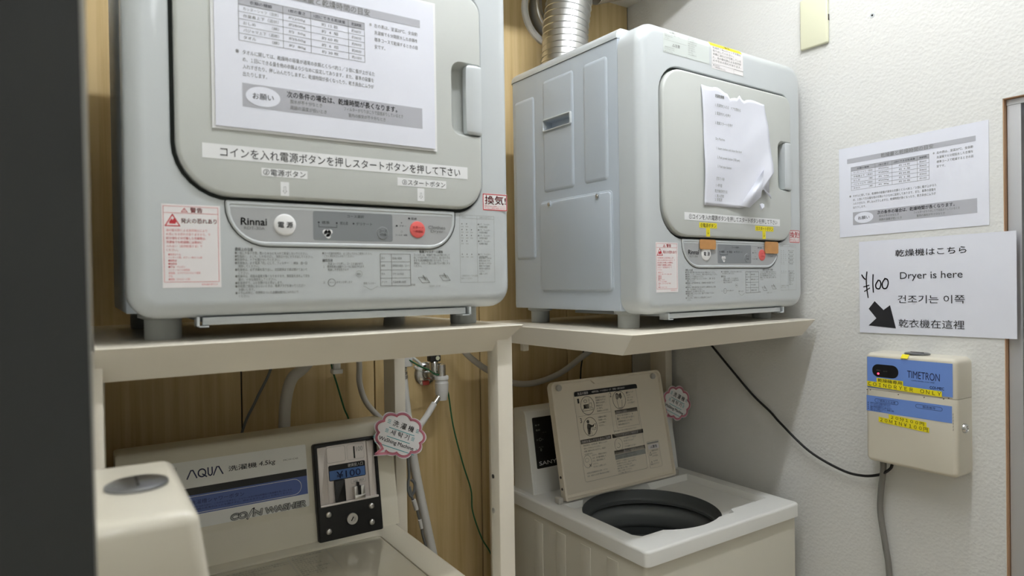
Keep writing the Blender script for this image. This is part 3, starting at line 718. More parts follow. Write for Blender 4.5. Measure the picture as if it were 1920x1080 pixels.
# torn paper on the right dryer's door
tp = thing('paper_notice', 'torn crumpled paper with a curled corner on the farther dryer door', 'notice', (.9045, .919, RZ), R(2.0))
m_ = MB()
left = [(.1679, .5001), (.1705, .487), (.1740, .470), (.1745, .42), (.1740, .36), (.1735, .30), (.1731, .2512)]
NU, NV = 26, 32
def edge_top(a):
    return .4995 - .006 * a - .0035 * math.sin(a * 21) * (1 if .15 < a < .75 else .2) - (.010 if .42 < a < .55 else 0) - (.004 if .6 < a < .66 else 0) - .004 * a
grid = {}
def pt(i, j):
    a, b = i / NU, j / NV     # a across, b from top to bottom
    k = b * (len(left) - 1); k0 = min(int(k), len(left) - 2); ul = left[k0][0] + (left[k0 + 1][0] - left[k0][0]) * (k - k0)
    ur = .3870 + .016 * math.sin(min(b, .75) / .75 * math.pi * .55)
    vt = edge_top(a)
    vb = .2512 if a < .5 else .2512 + (a - .5) / .5 * .085 * (1 if a < .5 else ((a - .5) / .5) ** 0.6)
    u = ul + (ur - ul) * a; v = vt + (vb - vt) * b
    h = .0012 + .0016 * math.sin(a * 7 + b * 3) * b + .0012 * math.sin(b * 11 + a * 4) + .002 * max(0, b - .2)
    h += .012 * max(0, (a - .45)) * max(0, b - .45) * 4 * (a - .45) * 1.2
    return Vector((u, -.0068 - max(h, .0004), v))
for i in range(NU + 1):
    for j in range(NV + 1): grid[i, j] = m_.bm.verts.new(pt(i, j))
for i in range(NU):
    for j in range(NV): m_.bm.faces.new((grid[i, j], grid[i, j + 1], grid[i + 1, j + 1], grid[i + 1, j]))
def flap(pts):
    vs2 = [m_.bm.verts.new((u, -.0068 - h, v)) for u, v, h in pts]; m_.bm.faces.new(vs2)
# curled-up lower right corner: folded cone of paper and a torn strip
flap([(.2880, .2560, .004), (.3060, .2520, .016), (.3420, .2770, .020), (.3480, .2930, .018), (.3680, .3400, .010)])
flap([(.3680, .3400, .010), (.3480, .2930, .018), (.3590, .3130, .006)])
flap([(.3690, .3390, .009), (.3600, .3130, .007), (.3720, .3000, .006), (.3900, .2900, .008), (.3960, .3000, .004), (.3990, .3400, .003), (.3950, .3650, .003)])
flap([(.3560, .2935, .010), (.3700, .2960, .008), (.3940, .2760, .011), (.3990, .2860, .006), (.3720, .3010, .006)])
so = m_.build('sheet', 'paper', tp)
md = so.modifiers.new('thickness', 'SOLIDIFY'); md.thickness = .0003; md.offset = 0
MB().loft([[(.3660, -.0064, .2640), (.3700, -.0064, .2500), (.3760, -.0064, .2580), (.3840, -.0064, .2650), (.3760, -.0064, .2670)], [(.3680, -.0074, .2630), (.3705, -.0100, .2540), (.3750, -.0125, .2580), (.3810, -.0085, .2640), (.3750, -.0078, .2655)]]).build('tape_remnant', 'paper', tp)
def on_sheet(u, v, h):
    a = min(1, max(0, (u - .1735) / .215)); b = min(1, max(0, (.4975 - v) / .246))
    hh = .0012 + .0016 * math.sin(a * 7 + b * 3) * b + .0012 * math.sin(b * 11 + a * 4) + .002 * max(0, b - .2)
    hh += .012 * max(0, (a - .45)) * max(0, b - .45) * 4 * (a - .45) * 1.2
    return Vector((u, -.0068 - max(hh, .0004) - .0006 - h, v))
p = Print(fn=on_sheet, lift=.0002)
for t, a, b, v, bo in (('洗濯乾燥機', .2100, .2430, .4790, .02), ('1. 洗濯物を入れる　ドアを閉める', .2105, .3000, .4600, 0), ('2. 電源ボタンを押す', .2105, .2650, .4430, 0), ('3. 乾燥スタートを押す', .2110, .2770, .4230, 0),
                    ('Dry Machine', .2120, .2480, .3900, 0), ('1. Insert clothes and close the door', .2130, .3320, .3700, 0), ('2. Push power button (100 yen)', .2140, .3260, .3510, 0), ('3. Push start button', .2150, .3280, .3320, 0),
                    ('건조기 사용', .2110, .2650, .3060, 0), ('1. 세탁물', .2110, .2550, .2920, 0), ('乾衣機使用方法', .2080, .2450, .2800, 0), ('1. 放入衣物', .2090, .2700, .2700, 0), ('2. 按電源', .2080, .2620, .2620, 0)):
    p.left(t, a, v, .0068, 'ink_pale' if not bo else 'ink_soft', 1, bo, .80)
p.build('typed_text', tp)

# ------------------------------------------------------------------ shelf stands
def stand(name, label, corners, z, slope, drop, ins, legs, loc):
    S = thing(name, label, 'shelf', loc, 0, 'steel shelf stands carrying the dryers')
    m = MB(off=loc); yf = min(c[1] for c in corners)
    Z = lambda y: z + slope * (y - yf)
    top = [(x, y, Z(y)) for x, y in corners]
    fl, frr, br, bl = corners
    low = [(fl[0] + ins[3], fl[1] + ins[0]), (frr[0] - ins[1], frr[1] + ins[0]), (br[0] - ins[1], br[1] - ins[2]), (bl[0] + ins[3], bl[1] - ins[2])]
    low = [(x, y, Z(y) - drop) for x, y in low]
    e = .0016
    def sh(poly, d):
        cx = sum(q[0] for q in poly) / 4; cy = sum(q[1] for q in poly) / 4
        return [(x + (d if x < cx else -d), y + (d if y < cy else -d), zz) for x, y, zz in poly]
    dz = lambda poly, d: [(x, y, zz + d) for x, y, zz in poly]
    m.loft([dz(sh(top, e * 2.5), -e * 2), dz(sh(low, e), 0), low, dz(top, -e), dz(sh(top, e * .6), -e * .25), sh(top, e * 1.6)], True, True)
    m.build('shelf_plate', 'shelf', S)
    for (x0, x1, y0, y1, ang) in legs:
        l = MB(off=loc); zt = Z((y0 + y1) / 2) - .006
        l.box((x0, y0, 0), (x1, y1, zt), r=.002, seg=2); lo = l.build('leg', 'shelf', S)
        if ang:
            for hz, nm, mm in ((1.128, 'bolt_hole', 'black'), (1.071, 'bolt', 'steel')):
                h_ = MB(off=loc); h_.lathe([(.0035, 0), (.0035, .0006), (0, .0007)] if mm == 'black' else [(.0045, 0), (.0045, .0012), (.0025, .0024), (0, .0025)], (x0, y0 + .019, hz), (-1, 0, 0), 14)
                h_.build(nm, mm, lo)
    return S, Z
sl, _ = stand('shelf_stand', 'cream steel shelf stand under the nearer dryer, over the coin washer', [(.0105, .892), (.6050, .892), (.6050, 1.44), (.0105, 1.44)], LZ, 0, .044, (.036, .034, .02, .0),
      [(.566, .5955, .912, .940, 1), (.5716, .5975, 1.352, 1.415, 0), (.0055, .0185, .912, .940, 0), (.0055, .030, 1.352, 1.415, 0)], (.3, 1.15, 0))
sr, _ = stand('shelf_stand', 'cream steel shelf stand under the farther dryer, against the white wall', [(.830, .873), (1.4560, .911), (1.4690, 1.46), (.808, 1.43)], 1.3518, .000, .040, (.028, .012, .02, .002),
      [(1.438, 1.4655, 1.375, 1.438, 0), (.862, .888, 1.375, 1.438, 0)], (1.15, 1.2, 0))
h_ = MB(off=(1.15, 1.2, 0)); h_.lathe([(.0040, -.0006), (.0040, .0006), (0, .0007)], (.8265, 1.075, 1.330), (-1, 0, 0), 14); h_.build('screw_hole', 'black', sr)

MB(off=(1.15, 1.2, 0)).box((.852, 1.258, 1.290), (.868, 1.272, 1.3115), r=.002, seg=2).build('mounting_tab', 'shelf', sr)
_m = MB(off=(.463, 1.43, 1.30)); _m.box((.455, 1.408, 1.262), (.471, 1.421, 1.3368), r=.003, seg=2); _m.box((.452, 1.404, 1.256), (.474, 1.425, 1.266), r=.002, seg=2)
_o = _m.build('cable_clip', 'hose', None, label='small white clip under the nearer shelf holding the short green wire', cat='clip'); _o.location = (.463, 1.43, 1.30)

# ------------------------------------------------------------------ left coin washer
WL = (.30, 1.12, 0); WZ = .94
wl = thing('washing_machine', 'cream coin washing machine with blue band and black coin slot, lid closed', 'washing machine', WL, 0, 'top loading washing machines')
m = MB(off=WL); m.box((.050, .845, .02), (.552, 1.42, .905), r=.012, seg=3); m.build('body', 'washer', wl)
m = MB(off=WL)
rim = rrect(.046, .835, .5575, 1.44, .022, 5); hole = rrect(.082, .862, .4985, 1.268, .012, 5)
rg = [[(x, y, .902) for x, y in rim], [(x, y, .922) for x, y in rim]]
for k in range(1, 5):
    a = math.pi / 2 * k / 4; rg.append([(x, y, .922 + .020 * math.sin(a)) for x, y in inset(rim, .014 * (1 - math.cos(a)))])
rg.append([(x, y, .942) for x, y in inset(hole, -.004)]); rg += [[(x, y, .939) for x, y in hole], [(x, y, .926) for x, y in hole]]
m.loft(rg, True, True); m.build('top_frame', 'washer', wl)
m = MB(off=WL); m.prism(rrect(.0835, .8635, .4970, 1.2660, .011, 5), (0, 0, 0), (1, 0, 0), (0, 1, 0), .9265, .9395, r=.003, seg=3)
lidl = m.build('lid', 'lid', wl)
p = Print(O=(0, 0, .9395), U=(1, 0, 0), V=(0, 1, 0), lift=.0002, off=WL)
p.frame(.3120, 1.158, .3835, 1.258, .0006, 'ink_pale'); p.frame(.1800, 1.158, .3100, 1.248, .0006, 'ink_pale')
for k in range(11): p.left(['コイン式全自動洗濯機', '使用方法', '①洗濯物を入れる', '②洗剤を入れる', '③ふたを閉める', '④コインを入れる', '⑤スタート', '途中でふたを開けない', '電源を切らない', '終了後は取り出す', 'お願いします'][k], .3160, 1.249 - .0085 * k, .0058, 'ink_soft', 2, 0, .9, .381)
for k in range(10): p.left(['警告　脱水槽が完全に止まるまでは手を触れない', '注意　防水性の衣類は洗わない、脱水しない', '子供だけで使わせない', '化粧品や油の付いたものは入れない', '引火物を近づけない', '洗濯物は均等に入れる', 'ポケットの中を確認', 'コイン、ピン等を取り出す', 'ふたの上に物を載せない', '水栓を開けておく'][k], .1985, 1.240 - .0085 * k, .0056, 'ink_soft', 2, 0, .9, .308)
p.line([(.184, 1.232), (.195, 1.232), (.1895, 1.243)], .0009, 'ink_soft', 2, True); p.oval(.3045, 1.168, .006, .006, .0008, 'ink_soft')
p.build('lid_label', lidl)
m = MB(off=WL)   # control housing: slanting face
TY, TZ = .1711, .98525          # face direction per unit v
def F(v, d=0): return (1.30 + TY * v - TZ * d * -1 * 0 - d * TZ, WZ + TZ * v + d * TY)
def hous(x0, x1, vtop, i):
    y0, z0 = F(0); y1, z1 = F(vtop)
    pr = [(y0, z0 + .0015)]
    pr += [F(.052), F(.056, -.002), F(.062, -.002), F(vtop - .008, -.002)]
    for k in range(1, 6):
        a = math.pi / 2 * k / 5; pr.append((y1 + .002 + .010 * (1 - math.cos(a)), z1 - .008 + .009 * math.sin(a)))
    pr += [(1.425, z1 - .004), (1.436, z1 - .012), (1.436, z0 + .0015)]
    return pr
pr = hous(0, 0, .218, 0)
cy = sum(q[0] for q in pr) / len(pr); cz = sum(q[1] for q in pr) / len(pr)
rings = []
for x, s_ in ((.0425, .965), (.0440, .985), (.0480, 1), (.5500, 1), (.5545, .985), (.5560, .965)):
    rings.append([(x, cy + (y - cy) * s_, cz + (z - cz) * s_ if z > WZ + .01 else z) for y, z in pr])
m.loft(rings); hs = m.build('control_housing', 'washer', wl)
FV = Vector((0, TY, TZ)); FN = Vector((0, -TZ, TY))
FO = Vector((0, 1.30, WZ))
p = Print(O=FO - FN * .0018, U=(1, 0, 0), V=FV, lift=.0003, off=WL)
p.poly(rrect(.062, .0725, .3705, .1935, .003, 3), 'washer_b', 1)
p.rect(.062, .1320, .3690, .1450, 'black', 2); p.rect(.062, .0970, .3690, .1320, 'blue_dark', 2)
p.text('洗濯機', .2245, .1640, .2755, .1738, 'ink', 2, .02); p.text('4.5kg', .2790, .1625, .3090, .1735, 'ink', 2, .012, 0, .15); p.text('MCW-C45', .3258, .1672, .3539, .1702, 'ink_soft')
# logo letters drawn with open A shapes
for pts in ([(.1540, .1620), (.1605, .1760), (.1640, .1760), (.1700, .1620)], [(.1985, .1620), (.2045, .1760), (.2080, .1760), (.2145, .1620)]): p.line(pts, .0022, 'ink_navy')
p.oval(.1790, .1692, .0062, .0068, .0022, 'ink_navy'); p.line([(.1800, .1668), (.1865, .1615)], .0022, 'ink_navy')
p.line([(.1895, .1765), (.1895, .1665), (.1908, .1635), (.1930, .1622), (.1952, .1635), (.1965, .1665), (.1965, .1765)], .0022, 'ink_navy')
p.text('円', .1300, .1790, .1370, .1850, 'ink_soft')
p.line(rrect(.100, .0995, .3570, .1290, .0147, 8), .0008, 'washer_b', 3, True)
p.text('洗濯槽シャワーボタン', .1580, .1148, .2500, .1228, 'ink_navy', 3); p.text('洗濯を始める前に、このボタンを押すと、シャワーの水が約20秒間出て洗濯槽を洗い流します。', .1580, .1090, .3400, .1125, 'ink_navy', 3); p.text('洗濯槽の洗浄中はふたを開けずに、終わるまでしばらくお待ちください。', .1580, .1042, .3390, .1077, 'ink_navy', 3)
# outlined COIN WASHER lettering
for wd, a, b in (('CO', .2240, .2520), ('N', .2640, .2790), ('WASHER', .2850, .3630)):
    for k in range(12): e = .0013; p.text(wd, a + e * math.cos(k * math.pi / 6), .0745 + e * math.sin(k * math.pi / 6), b + e * math.cos(k * math.pi / 6), .0850 + e * math.sin(k * math.pi / 6), 'ink', 3, 0, 0, .2)
    for k in range(8): e = .0004; p.text(wd, a + e * math.cos(k * math.pi / 4), .0745 + e * math.sin(k * math.pi / 4), b + e * math.cos(k * math.pi / 4), .0850 + e * math.sin(k * math.pi / 4), 'washer_b', 4, 0, 0, .2)
p.line([(.2535, .0722), (.2640, .0872)], .0036, 'ink', 3); p.line([(.2538, .0727), (.2637, .0867)], .0016, 'washer_b', 4)
p.ell(.2660, .0885, .0017, .0017, 'ink', 3, 10)
p.build('label_panel', wl)
# coin mechanism
cm = MB(off=WL); cp_ = rrect(.3815, -.0015, .5155, .1910, .005, 5)
cm.prism(cp_, FO, (1, 0, 0), FV, -.004, .012, r=.004, seg=3)
coin = cm.build('coin_mechanism', 'black', wl)
c2 = MB(off=WL); c2.prism(rrect(.3890, .0690, .5095, .1840, .003, 3), FO, (1, 0, 0), FV, -.02, -.0, r=0)
cut_m = MB(off=WL); cut_m.prism(rrect(.3885, .0690, .5095, .1845, .003, 3), FO, (1, 0, 0), FV, .0035, .05); cut(coin, cut_m); c2.bm.free()
c3 = MB(off=WL); c3.prism(rrect(.3890, .0695, .5090, .1840, .003, 3), FO, (1, 0, 0), FV, .0020, .0045, r=.0008); c3.prism(rrect(.3890, .0690, .4090, .1835, .002, 3), FO, (1, 0, 0), FV, .0040, .0085, r=.0025); c3.prism(rrect(.4935, .0690, .5092, .1835, .002, 3), FO, (1, 0, 0), FV, .0040, .0085, r=.0025)
c3.prism(rrect(.3885, .0662, .5100, .0705, .001, 3), FO, (1, 0, 0), FV, .0040, .0138, r=.001)
MT['coin_plate'] = mat('satin_coin_plate', (226, 218, 214), 0.3, metal=.35)
c3.build('coin_plate', 'coin_plate', coin)
p = Print(O=FO + FN * .0045, U=(1, 0, 0), V=FV, lift=.0003, off=WL)
p.poly(rrect(.4110, .1130, .4885, .1440, .003, 4), 'black', 1); p.rect(.4125, .1145, .4870, .1330, 'display', 2); p.text('¥100', .4268, .1160, .4776, .1300, 'ink_navy', 3, .01); p.text('硬貨投入口', .4515, .1352, .4835, .1420, 'white', 3, .02)
p.frame(.4095, .1490, .4480, .1800, .0005, 'ink_soft', 1, .004); p.frame(.4520, .1490, .4880, .1800, .0004, 'ink_pale', 1, .004)
p.rect(.4655, .1510, .4685, .1755, 'black', 2); p.text('100', .4715, .1645, .4855, .1738, 'ink_pale', 2); p.frame(.4560, .1010, .4870, .1095, .0004, 'ink_pale', 1, .002); p.text('返却', .4600, .1030, .4830, .1080, 'ink_pale')
p.build('price_plate', coin)
c4 = MB(off=WL); c4.prism(rrect(.4205, .0700, .4415, .1130, .001, 3), FO, (1, 0, 0), FV, .004, .0115, r=.001); c4.build('reject_slot', 'black', coin)
c5 = MB(off=WL); c5.prism(rrect(.4580, .0740, .4660, .0960, .002, 3), FO, (1, 0, 0), FV, .0040, .0150, r=.002); c5.prism(rrect(.4720, .0740, .4810, .0960, .002, 3), FO, (1, 0, 0), FV, .0040, .0150, r=.002); c5.prism(rrect(.4580, .0705, .4810, .0780, .001, 3), FO, (1, 0, 0), FV, .0040, .0165, r=.001)
c5.build('coin_chute', 'steel', coin)
c6 = MB(off=WL); c6.prism(rrect(.4668, .0740, .4712, .1030, .001, 2), FO, (1, 0, 0), FV, .0044, .0100); c6.build('return_lever', 'black', coin)
for (u, v) in ((.4030, .0506), (.4925, .0506), (.4015, .0183), (.4910, .0188)):
    s_ = MB(off=WL); s_.lathe([(.0062, 0), (.0062, .0012), (.0050, .0030), (.0028, .0040), (0, .0042)], FO + Vector((u, 0, 0)) + FV * v + FN * .0118, FN, 20); s_.build('bolt', 'steel', coin)
s_ = MB(off=WL); C_ = FO + Vector((.4500, 0, 0)) + FV * .0335 + FN * .0118
s_.lathe([(.0120, 0), (.0120, .0020), (.0110, .0035), (.0060, .0035), (.0058, .0028), (0, .0028)], C_, FN, 28); ky = s_.build('key_lock', 'steel', coin)
s_ = MB(off=WL); s_.box((-.0010, -.0003, -.0045), (.0010, .0003, .0045), mtx=Matrix.Translation(C_ + FN * .0029) @ Matrix.Rotation(-R(10), 4, 'X') @ Matrix.Rotation(R(35), 4, 'Y')); s_.build('keyhole', 'black', ky)

# ------------------------------------------------------------------ right washer, lid open
WR = (1.18, 1.20, 0); RZW = .91
wr = thing('washing_machine', 'cream washing machine with its lid open, standing against the white wall', 'washing machine', WR, 0, 'top loading washing machines')
m = MB(off=WR); m.box((.930, .950, .02), (1.431, 1.455, .884), r=.010, seg=3)
for y in (1.03, 1.12, 1.21, 1.30): m.box((.9285, y, .10), (.9310, y + .035, .86), r=.0012, seg=2)
cut(m.build('body', 'washer_side', wr), MB(off=WR).cyl((1.137, 1.142, .55), (1.137, 1.142, 1.0), .19, seg=48))
m = MB(off=WR); rim = rrect(.926, .943, 1.4352, 1.460, .012, 4); rg = [[(x, y, .880) for x, y in inset(rim, .003)], [(x, y, .878) for x, y in rim], [(x, y, .904) for x, y in rim]]
for k in range(1, 5):
    a = math.pi / 2 * k / 4; rg.append([(x, y, .904 + .006 * math.sin(a)) for x, y in inset(rim, .006 * (1 - math.cos(a)))])
m.loft(rg); tf = m.build('top_frame', 'washer_b', wr)
cm_ = MB(off=WR)
ro = [(.968, 1.010), (1.095, 1.010), (1.108, .992), (1.252, .992), (1.265, 1.010), (1.398, 1.010), (1.398, 1.262), (.968, 1.262)]
cm_.loft([[(x, y, z) for x, y in inset(ro, i)] for i, z in ((-.001, .93), (-.001, .910), (.004, .897), (.004, .894))]); cut(tf, cm_)
cut(tf, MB(off=WR).cyl((1.137, 1.142, .80), (1.137, 1.142, 1.0), .164, seg=64))
m = MB(off=WR); m.lathe([(.1660, .893), (.1640, .8945), (.1625, .890), (.1625, .874), (.1600, .868), (.1560, .866), (.1560, .860), (.1660, .856), (.1720, .852)], (1.137, 1.142, 0), seg=72); m.build('opening_ring', 'drum', wr)
m = MB(off=WR); m.lathe([(.186, .850), (.170, .848), (.160, .840), (.156, .826), (.157, .806), (.162, .796), (.166, .794)], (1.137, 1.142, 0), seg=72); m.build('balance_ring', 'drum_ring', wr)
m = MB(off=WR); m.lathe([(.186, .850), (.166, .796), (.167, .775), (.1685, .772), (.167, .768), (.166, .62), (.150, .58), (0, .57)], (1.137, 1.142, 0), seg=72); m.build('drum', 'drum', wr)
# control housing
m = MB(off=WR); x0, x1 = .947, 1.428
def sec(x, f, b): return [(x, f, RZW), (x, f + .035 * .95, RZW + .196), (x, f + .037, RZW + .203), (x, f + .042, RZW + .207), (x, b - .003, RZW + .209), (x, b, RZW + .204), (x, b, RZW)]
m.loft([sec(x0, 1.362, 1.449), sec(x0 + .002, 1.360, 1.451), sec(1.355, 1.360, 1.451), sec(1.385, 1.325, 1.451), sec(x1, 1.322, 1.451)]); m.build('control_housing', 'washer_b', wr)
PV = Vector((0, .035, .2)).normalized(); PO = Vector((.947, 1.36, RZW)); PN = Vector((1, 0, 0)).cross(PV)
m = MB(off=WR); m.prism(rrect(.0185, .0618, .300, .1912, .003, 4), PO, (1, 0, 0), PV, -.001, .0012, r=.0005); pnl = m.build('control_panel', 'black', wr)
p = Print(O=PO + PN * .0012, U=(1, 0, 0), V=PV, lift=.0003, off=WR)
p.text('SANYO', .0260, .0695, .0980, .0790, 'white', 1, .03); p.text('0', .0340, .1045, .0385, .1115, 'ink_pale', 1); p.text('水位', .0290, .1130, .0450, .1165, 'ink_soft', 1); p.text('切', .0255, .1315, .0300, .1355, 'ink_pale', 1); p.oval(.0372, .1340, .0036, .0036, .0009, 'ink_pale', 1); p.text('入', .0425, .1320, .0470, .1360, 'ink_pale', 1); p.text('電源', .0265, .1560, .0400, .1605, 'ink_pale', 1); p.text('標 準', .0255, .1690, .0400, .1730, 'ink_pale', 1); p.text('注水', .0450, .1490, .0600, .1520, 'ink_soft', 1)
for k in range(5): p.oval(.115 + .03 * k, .14, .006, .006, .0008, 'ink_pale', 1)
p.build('panel_markings', pnl)
# open lid
LV = Vector((0, .058, .285)).normalized(); LO = Vector((.983, 1.262, .914)); LN = Vector((1, 0, 0)).cross(LV)   # LN points to the camera side
m = MB(off=WR); lp_ = rrect(-.008, 0, .374, .2900, (.006, .006, .016, .016), 5)
P3 = lambda pl, d: [LO + Vector((u, 0, 0)) + LV * v + LN * d for u, v in pl]
rings = [P3(inset(lp_, .004), -.022), P3(lp_, -.019), P3(lp_, -.001), P3(inset(lp_, .0015), .0), P3(inset(lp_, .0052), .0), P3(inset(lp_, .0066), -.0070), P3(inset(lp_, .013), -.0085)]
m.loft(rings); lidr = m.build('lid', 'lid_b', wr)
g = MB(off=WR); gpoly = [(.120, .2860), (.134, .2740), (.244, .2740), (.258, .2860)]
g.loft([P3(gpoly, -.0105), P3(gpoly, -.0012), P3(inset(gpoly, .0015), -.0002)]); g.build('lid_finger_grip', 'lid_b', lidr)
for cu, cv in ((.018, .274), (.348, .274)):
    g = MB(off=WR); g.lathe([(.008, -.008), (.008, -.0025), (.0065, -.0012), (0, -.001)], LO + Vector((cu, 0, 0)) + LV * cv, LN, 16); g.build('rubber_bumper', 'hose_grey', lidr)
for cv in (.030, .058):
    g = MB(off=WR); g.lathe([(.0035, 0), (.0030, .0012), (0, .0014)], LO + Vector((-.008, 0, 0)) + LV * cv - LN * .011, (-1, 0, 0), 14); g.build('hinge_screw', 'scuff', lidr)
for xa in (.950, 1.352):
    g = MB(off=WR); g.box((xa + .004, 1.264, .9105), (xa + .018, 1.284, .926), r=.003, seg=2); g.build('hinge_block', 'hose_grey', lidr)
p = Print(O=LO - LN * .0085, U=(1, 0, 0), V=LV, lift=.0003, off=WR)
A, B, C_, D_ = .0635, .0340, .2795, .2590
p.poly(rrect(A, B, C_, D_, .006, 4), 'lid_b', 1)
p.line(rrect(A, B, C_, D_, .006, 4), .0005, 'ink_soft', 2, True)
p.poly(rrect(.0655, .2470, .2855, .2590, (.0, .0, .006, .006), 4), 'ink', 2); p.text('洗濯の順序', .0760, .2492, .1120, .2566, 'label', 3, .02); p.text('★標準洗濯は、４つのお好みコースで　洗剤量・水量を決めます', .1240, .2505, .2400, .2560, 'label', 3)
p.line([(.068, .1960), (.1780, .1960)], .0004, 'ink_soft'); p.line([(.1805, .1400), (.1805, .2440)], .0004, 'ink_soft')
for n_, (nu, nv), (cu, cv) in (('1', (.0735, .2350), (.1045, .2205)), ('2', (.1835, .2395), (.2145, .2230)), ('3', (.0735, .1855), (.1040, .1665))):
    p.text(n_, nu, nv - .006, nu + .0055, nv + .006, 'ink'); p.oval(cu, cv, .0225, .0235, .0011, 'ink')
# little figures
p.rect(.0915, .2140, .1090, .2240, 'ink'); p.frame(.0870, .2080, .1210, .2130, .0008, 'ink'); p.oval(.0990, .2320, .005, .004, .0008, 'ink'); p.frame(.1105, .2160, .1185, .2260, .0007, 'ink'); p.line([(.1115, .2370), (.1115, .2300)], .0010, 'ink')
p.poly([(.2040, .2270), (.2035, .2400), (.2105, .2420), (.2150, .2370), (.2230, .2420), (.2260, .2300), (.2205, .2240), (.2150, .2300), (.2090, .2230)], 'ink'); p.line([(.2060, .2230), (.2090, .2020), (.2210, .2020), (.2240, .2220)], .0009, 'ink')
p.ell(.0985, .1800, .0045, .0045, 'ink'); p.poly([(.0950, .1745), (.1010, .1745), (.1110, .1690), (.1170, .1700), (.1150, .1650), (.1060, .1640), (.1030, .1560), (.1010, .1470), (.0935, .1480), (.0930, .1650)], 'ink'); p.frame(.1080, .1580, .1220, .1620, .0008, 'ink'); p.line([(.1130, .1700), (.1220, .1720), (.1220, .1620)], .0010, 'ink'); p.line([(.1050, .1560), (.1060, .1450)], .0008, 'ink')
def lines(ls, u, v, h, pitch, mx, m='ink_soft'):
    for k, t in enumerate(ls): p.left(t, u, v - pitch * k, h, m, 2, 0, .86, mx)
lines(['標準状態の洗濯は、', '洗濯機の水そうに', '洗剤を入れます。', '粉石けんは', 'よく溶かし', '洗濯物を入れてから'], .1330, .2350, .0046, .0070, .1790)
lines(['電源スイッチ', 'を入れ、', 'スタートを', '押します。', 'ふたを閉めて'], .2430, .2370, .0046, .0070, .2800)
lines(['洗濯物を均等に', '洗濯槽へ入れ、', 'ふたを閉めて', 'ください。'], .1330, .1840, .0046, .0070, .1790)
p.ell(.2445, .2385, .0025, .0030, 'ink')
p.rect(.1935, .1870, .2745, .1970, 'ink'); p.text('洗濯水の節約', .1970, .1890, .2350, .1952, 'label', 3, .02); p.frame(.1935, .1510, .2745, .1870, .0005, 'ink_soft')
lines(['すすぎ一回で洗濯終了に　省', '水は、すすぎに使う水を減らし', '洗濯時間を短くしたい時に', '最適な運転方法です。'], .1990, .1800, .0046, .0078, .2730); p.ell(.2000, .1745, .0028, .0034, 'ink')
lines(['※洗濯・脱水は、必ずふたを閉めてから行って下さい'], .1800, .1420, .0036, .006, .2830)
p.rect(.0655, .1270, .1684, .1375, 'ink'); p.text('洗剤を投入するときのご注意', .0690, .1290, .1640, .1355, 'label', 3, .02)
p.rect(.1724, .1272, .2830, .1375, 'ink'); p.text('ソフト仕上げのご使用方法', .1900, .1290, .2640, .1355, 'label', 3, .02)
lines(['粉末洗剤は、水が低い時、溶けにくいので', '溶かしてからにしてください。', '衣類に直接かけないようにし、水流で', 'かき混ぜます。'], .0730, .1200, .0044, .0072, .1680)
p.oval(.0795, .0825, .0130, .0155, .0007, 'ink_soft'); p.line([(.0840, .0750), (.0900, .0690)], .0012, 'ink'); p.line([(.0840, .0690), (.0900, .0750)], .0012, 'ink'); p.oval(.0780, .0860, .006, .005, .0006, 'ink_soft')
lines(['なるべく、洗剤は少なめに', '入れ、水の量を確認して', 'から、運転を開始して', 'ください。', '守らないと故障します。'], .0960, .0930, .0044, .0072, .1680)
lines(['※洗剤は洗濯機専用をお使いください', 'なお、粉石けんを使う時は低めの水量で'], .0720, .0520, .0044, .0072, .1690)
p.oval(.1900, .1085, .0140, .0165, .0007, 'ink_soft'); p.line([(.1830, .1030), (.1890, .1000), (.1960, .1060), (.1900, .1130)], .0008, 'ink_soft')
lines(['ふたを開けソフト仕上げ', '剤を投入口に入れて', 'ください。', 'すすぎ最終で入ります', '量は表示まで'], .2090, .1200, .0044, .0072, .2830)
p.rect(.1715, .0850, .2813, .0950, 'ink'); p.text('脱水について', .2040, .0868, .2480, .0934, 'label', 3, .02); p.rect(.1718, .0720, .2800, .0845, 'ink_pale', 2)
lines(['脱水中に大きな振動や音がする時は、', 'ふたを開け、洗濯物を平均に入れ直す'], .1750, .0795, .0046, .0062, .2790, 'ink')
lines(['防水性シートは脱水しないでください', '洗濯物がかたよると、脱水できません。', '水を給水してすすぎ直します。', '自動で直らない時は、ふたを開けて', '均等に入れ直してください。', 'ふたを閉めて再スタート'], .1740, .0655, .0042, .0062, .2790)
p.poly(rrect(.2890, .0310, .3340, .1010, .003, 3), 'lid_b', 1); p.line(rrect(.2890, .0310, .3340, .1010, .003, 3), .0004, 'ink_soft', 2, True)
p.rect(.2905, .0945, .3325, .0985, 'ink_pale', 2); p.rect(.2920, .0800, .3320, .0925, 'label', 2); p.text('△警告', .3000, .0825, .3250, .0900, 'ink', 3, .02)
lines(['回転中は手を', '入れない。', 'けがの恐れ'], .3030, .0735, .0044, .0070, .3330); lines(['引火物を', '近づけない'], .3040, .0460, .0044, .0070, .3330)
for z in (.0650, .0400): p.line([(.2930, z), (.3010, z), (.2970, z + .009)], .0008, 'ink', 2, True)
p.build('instruction_label', lidr, label='black and white instruction sticker')

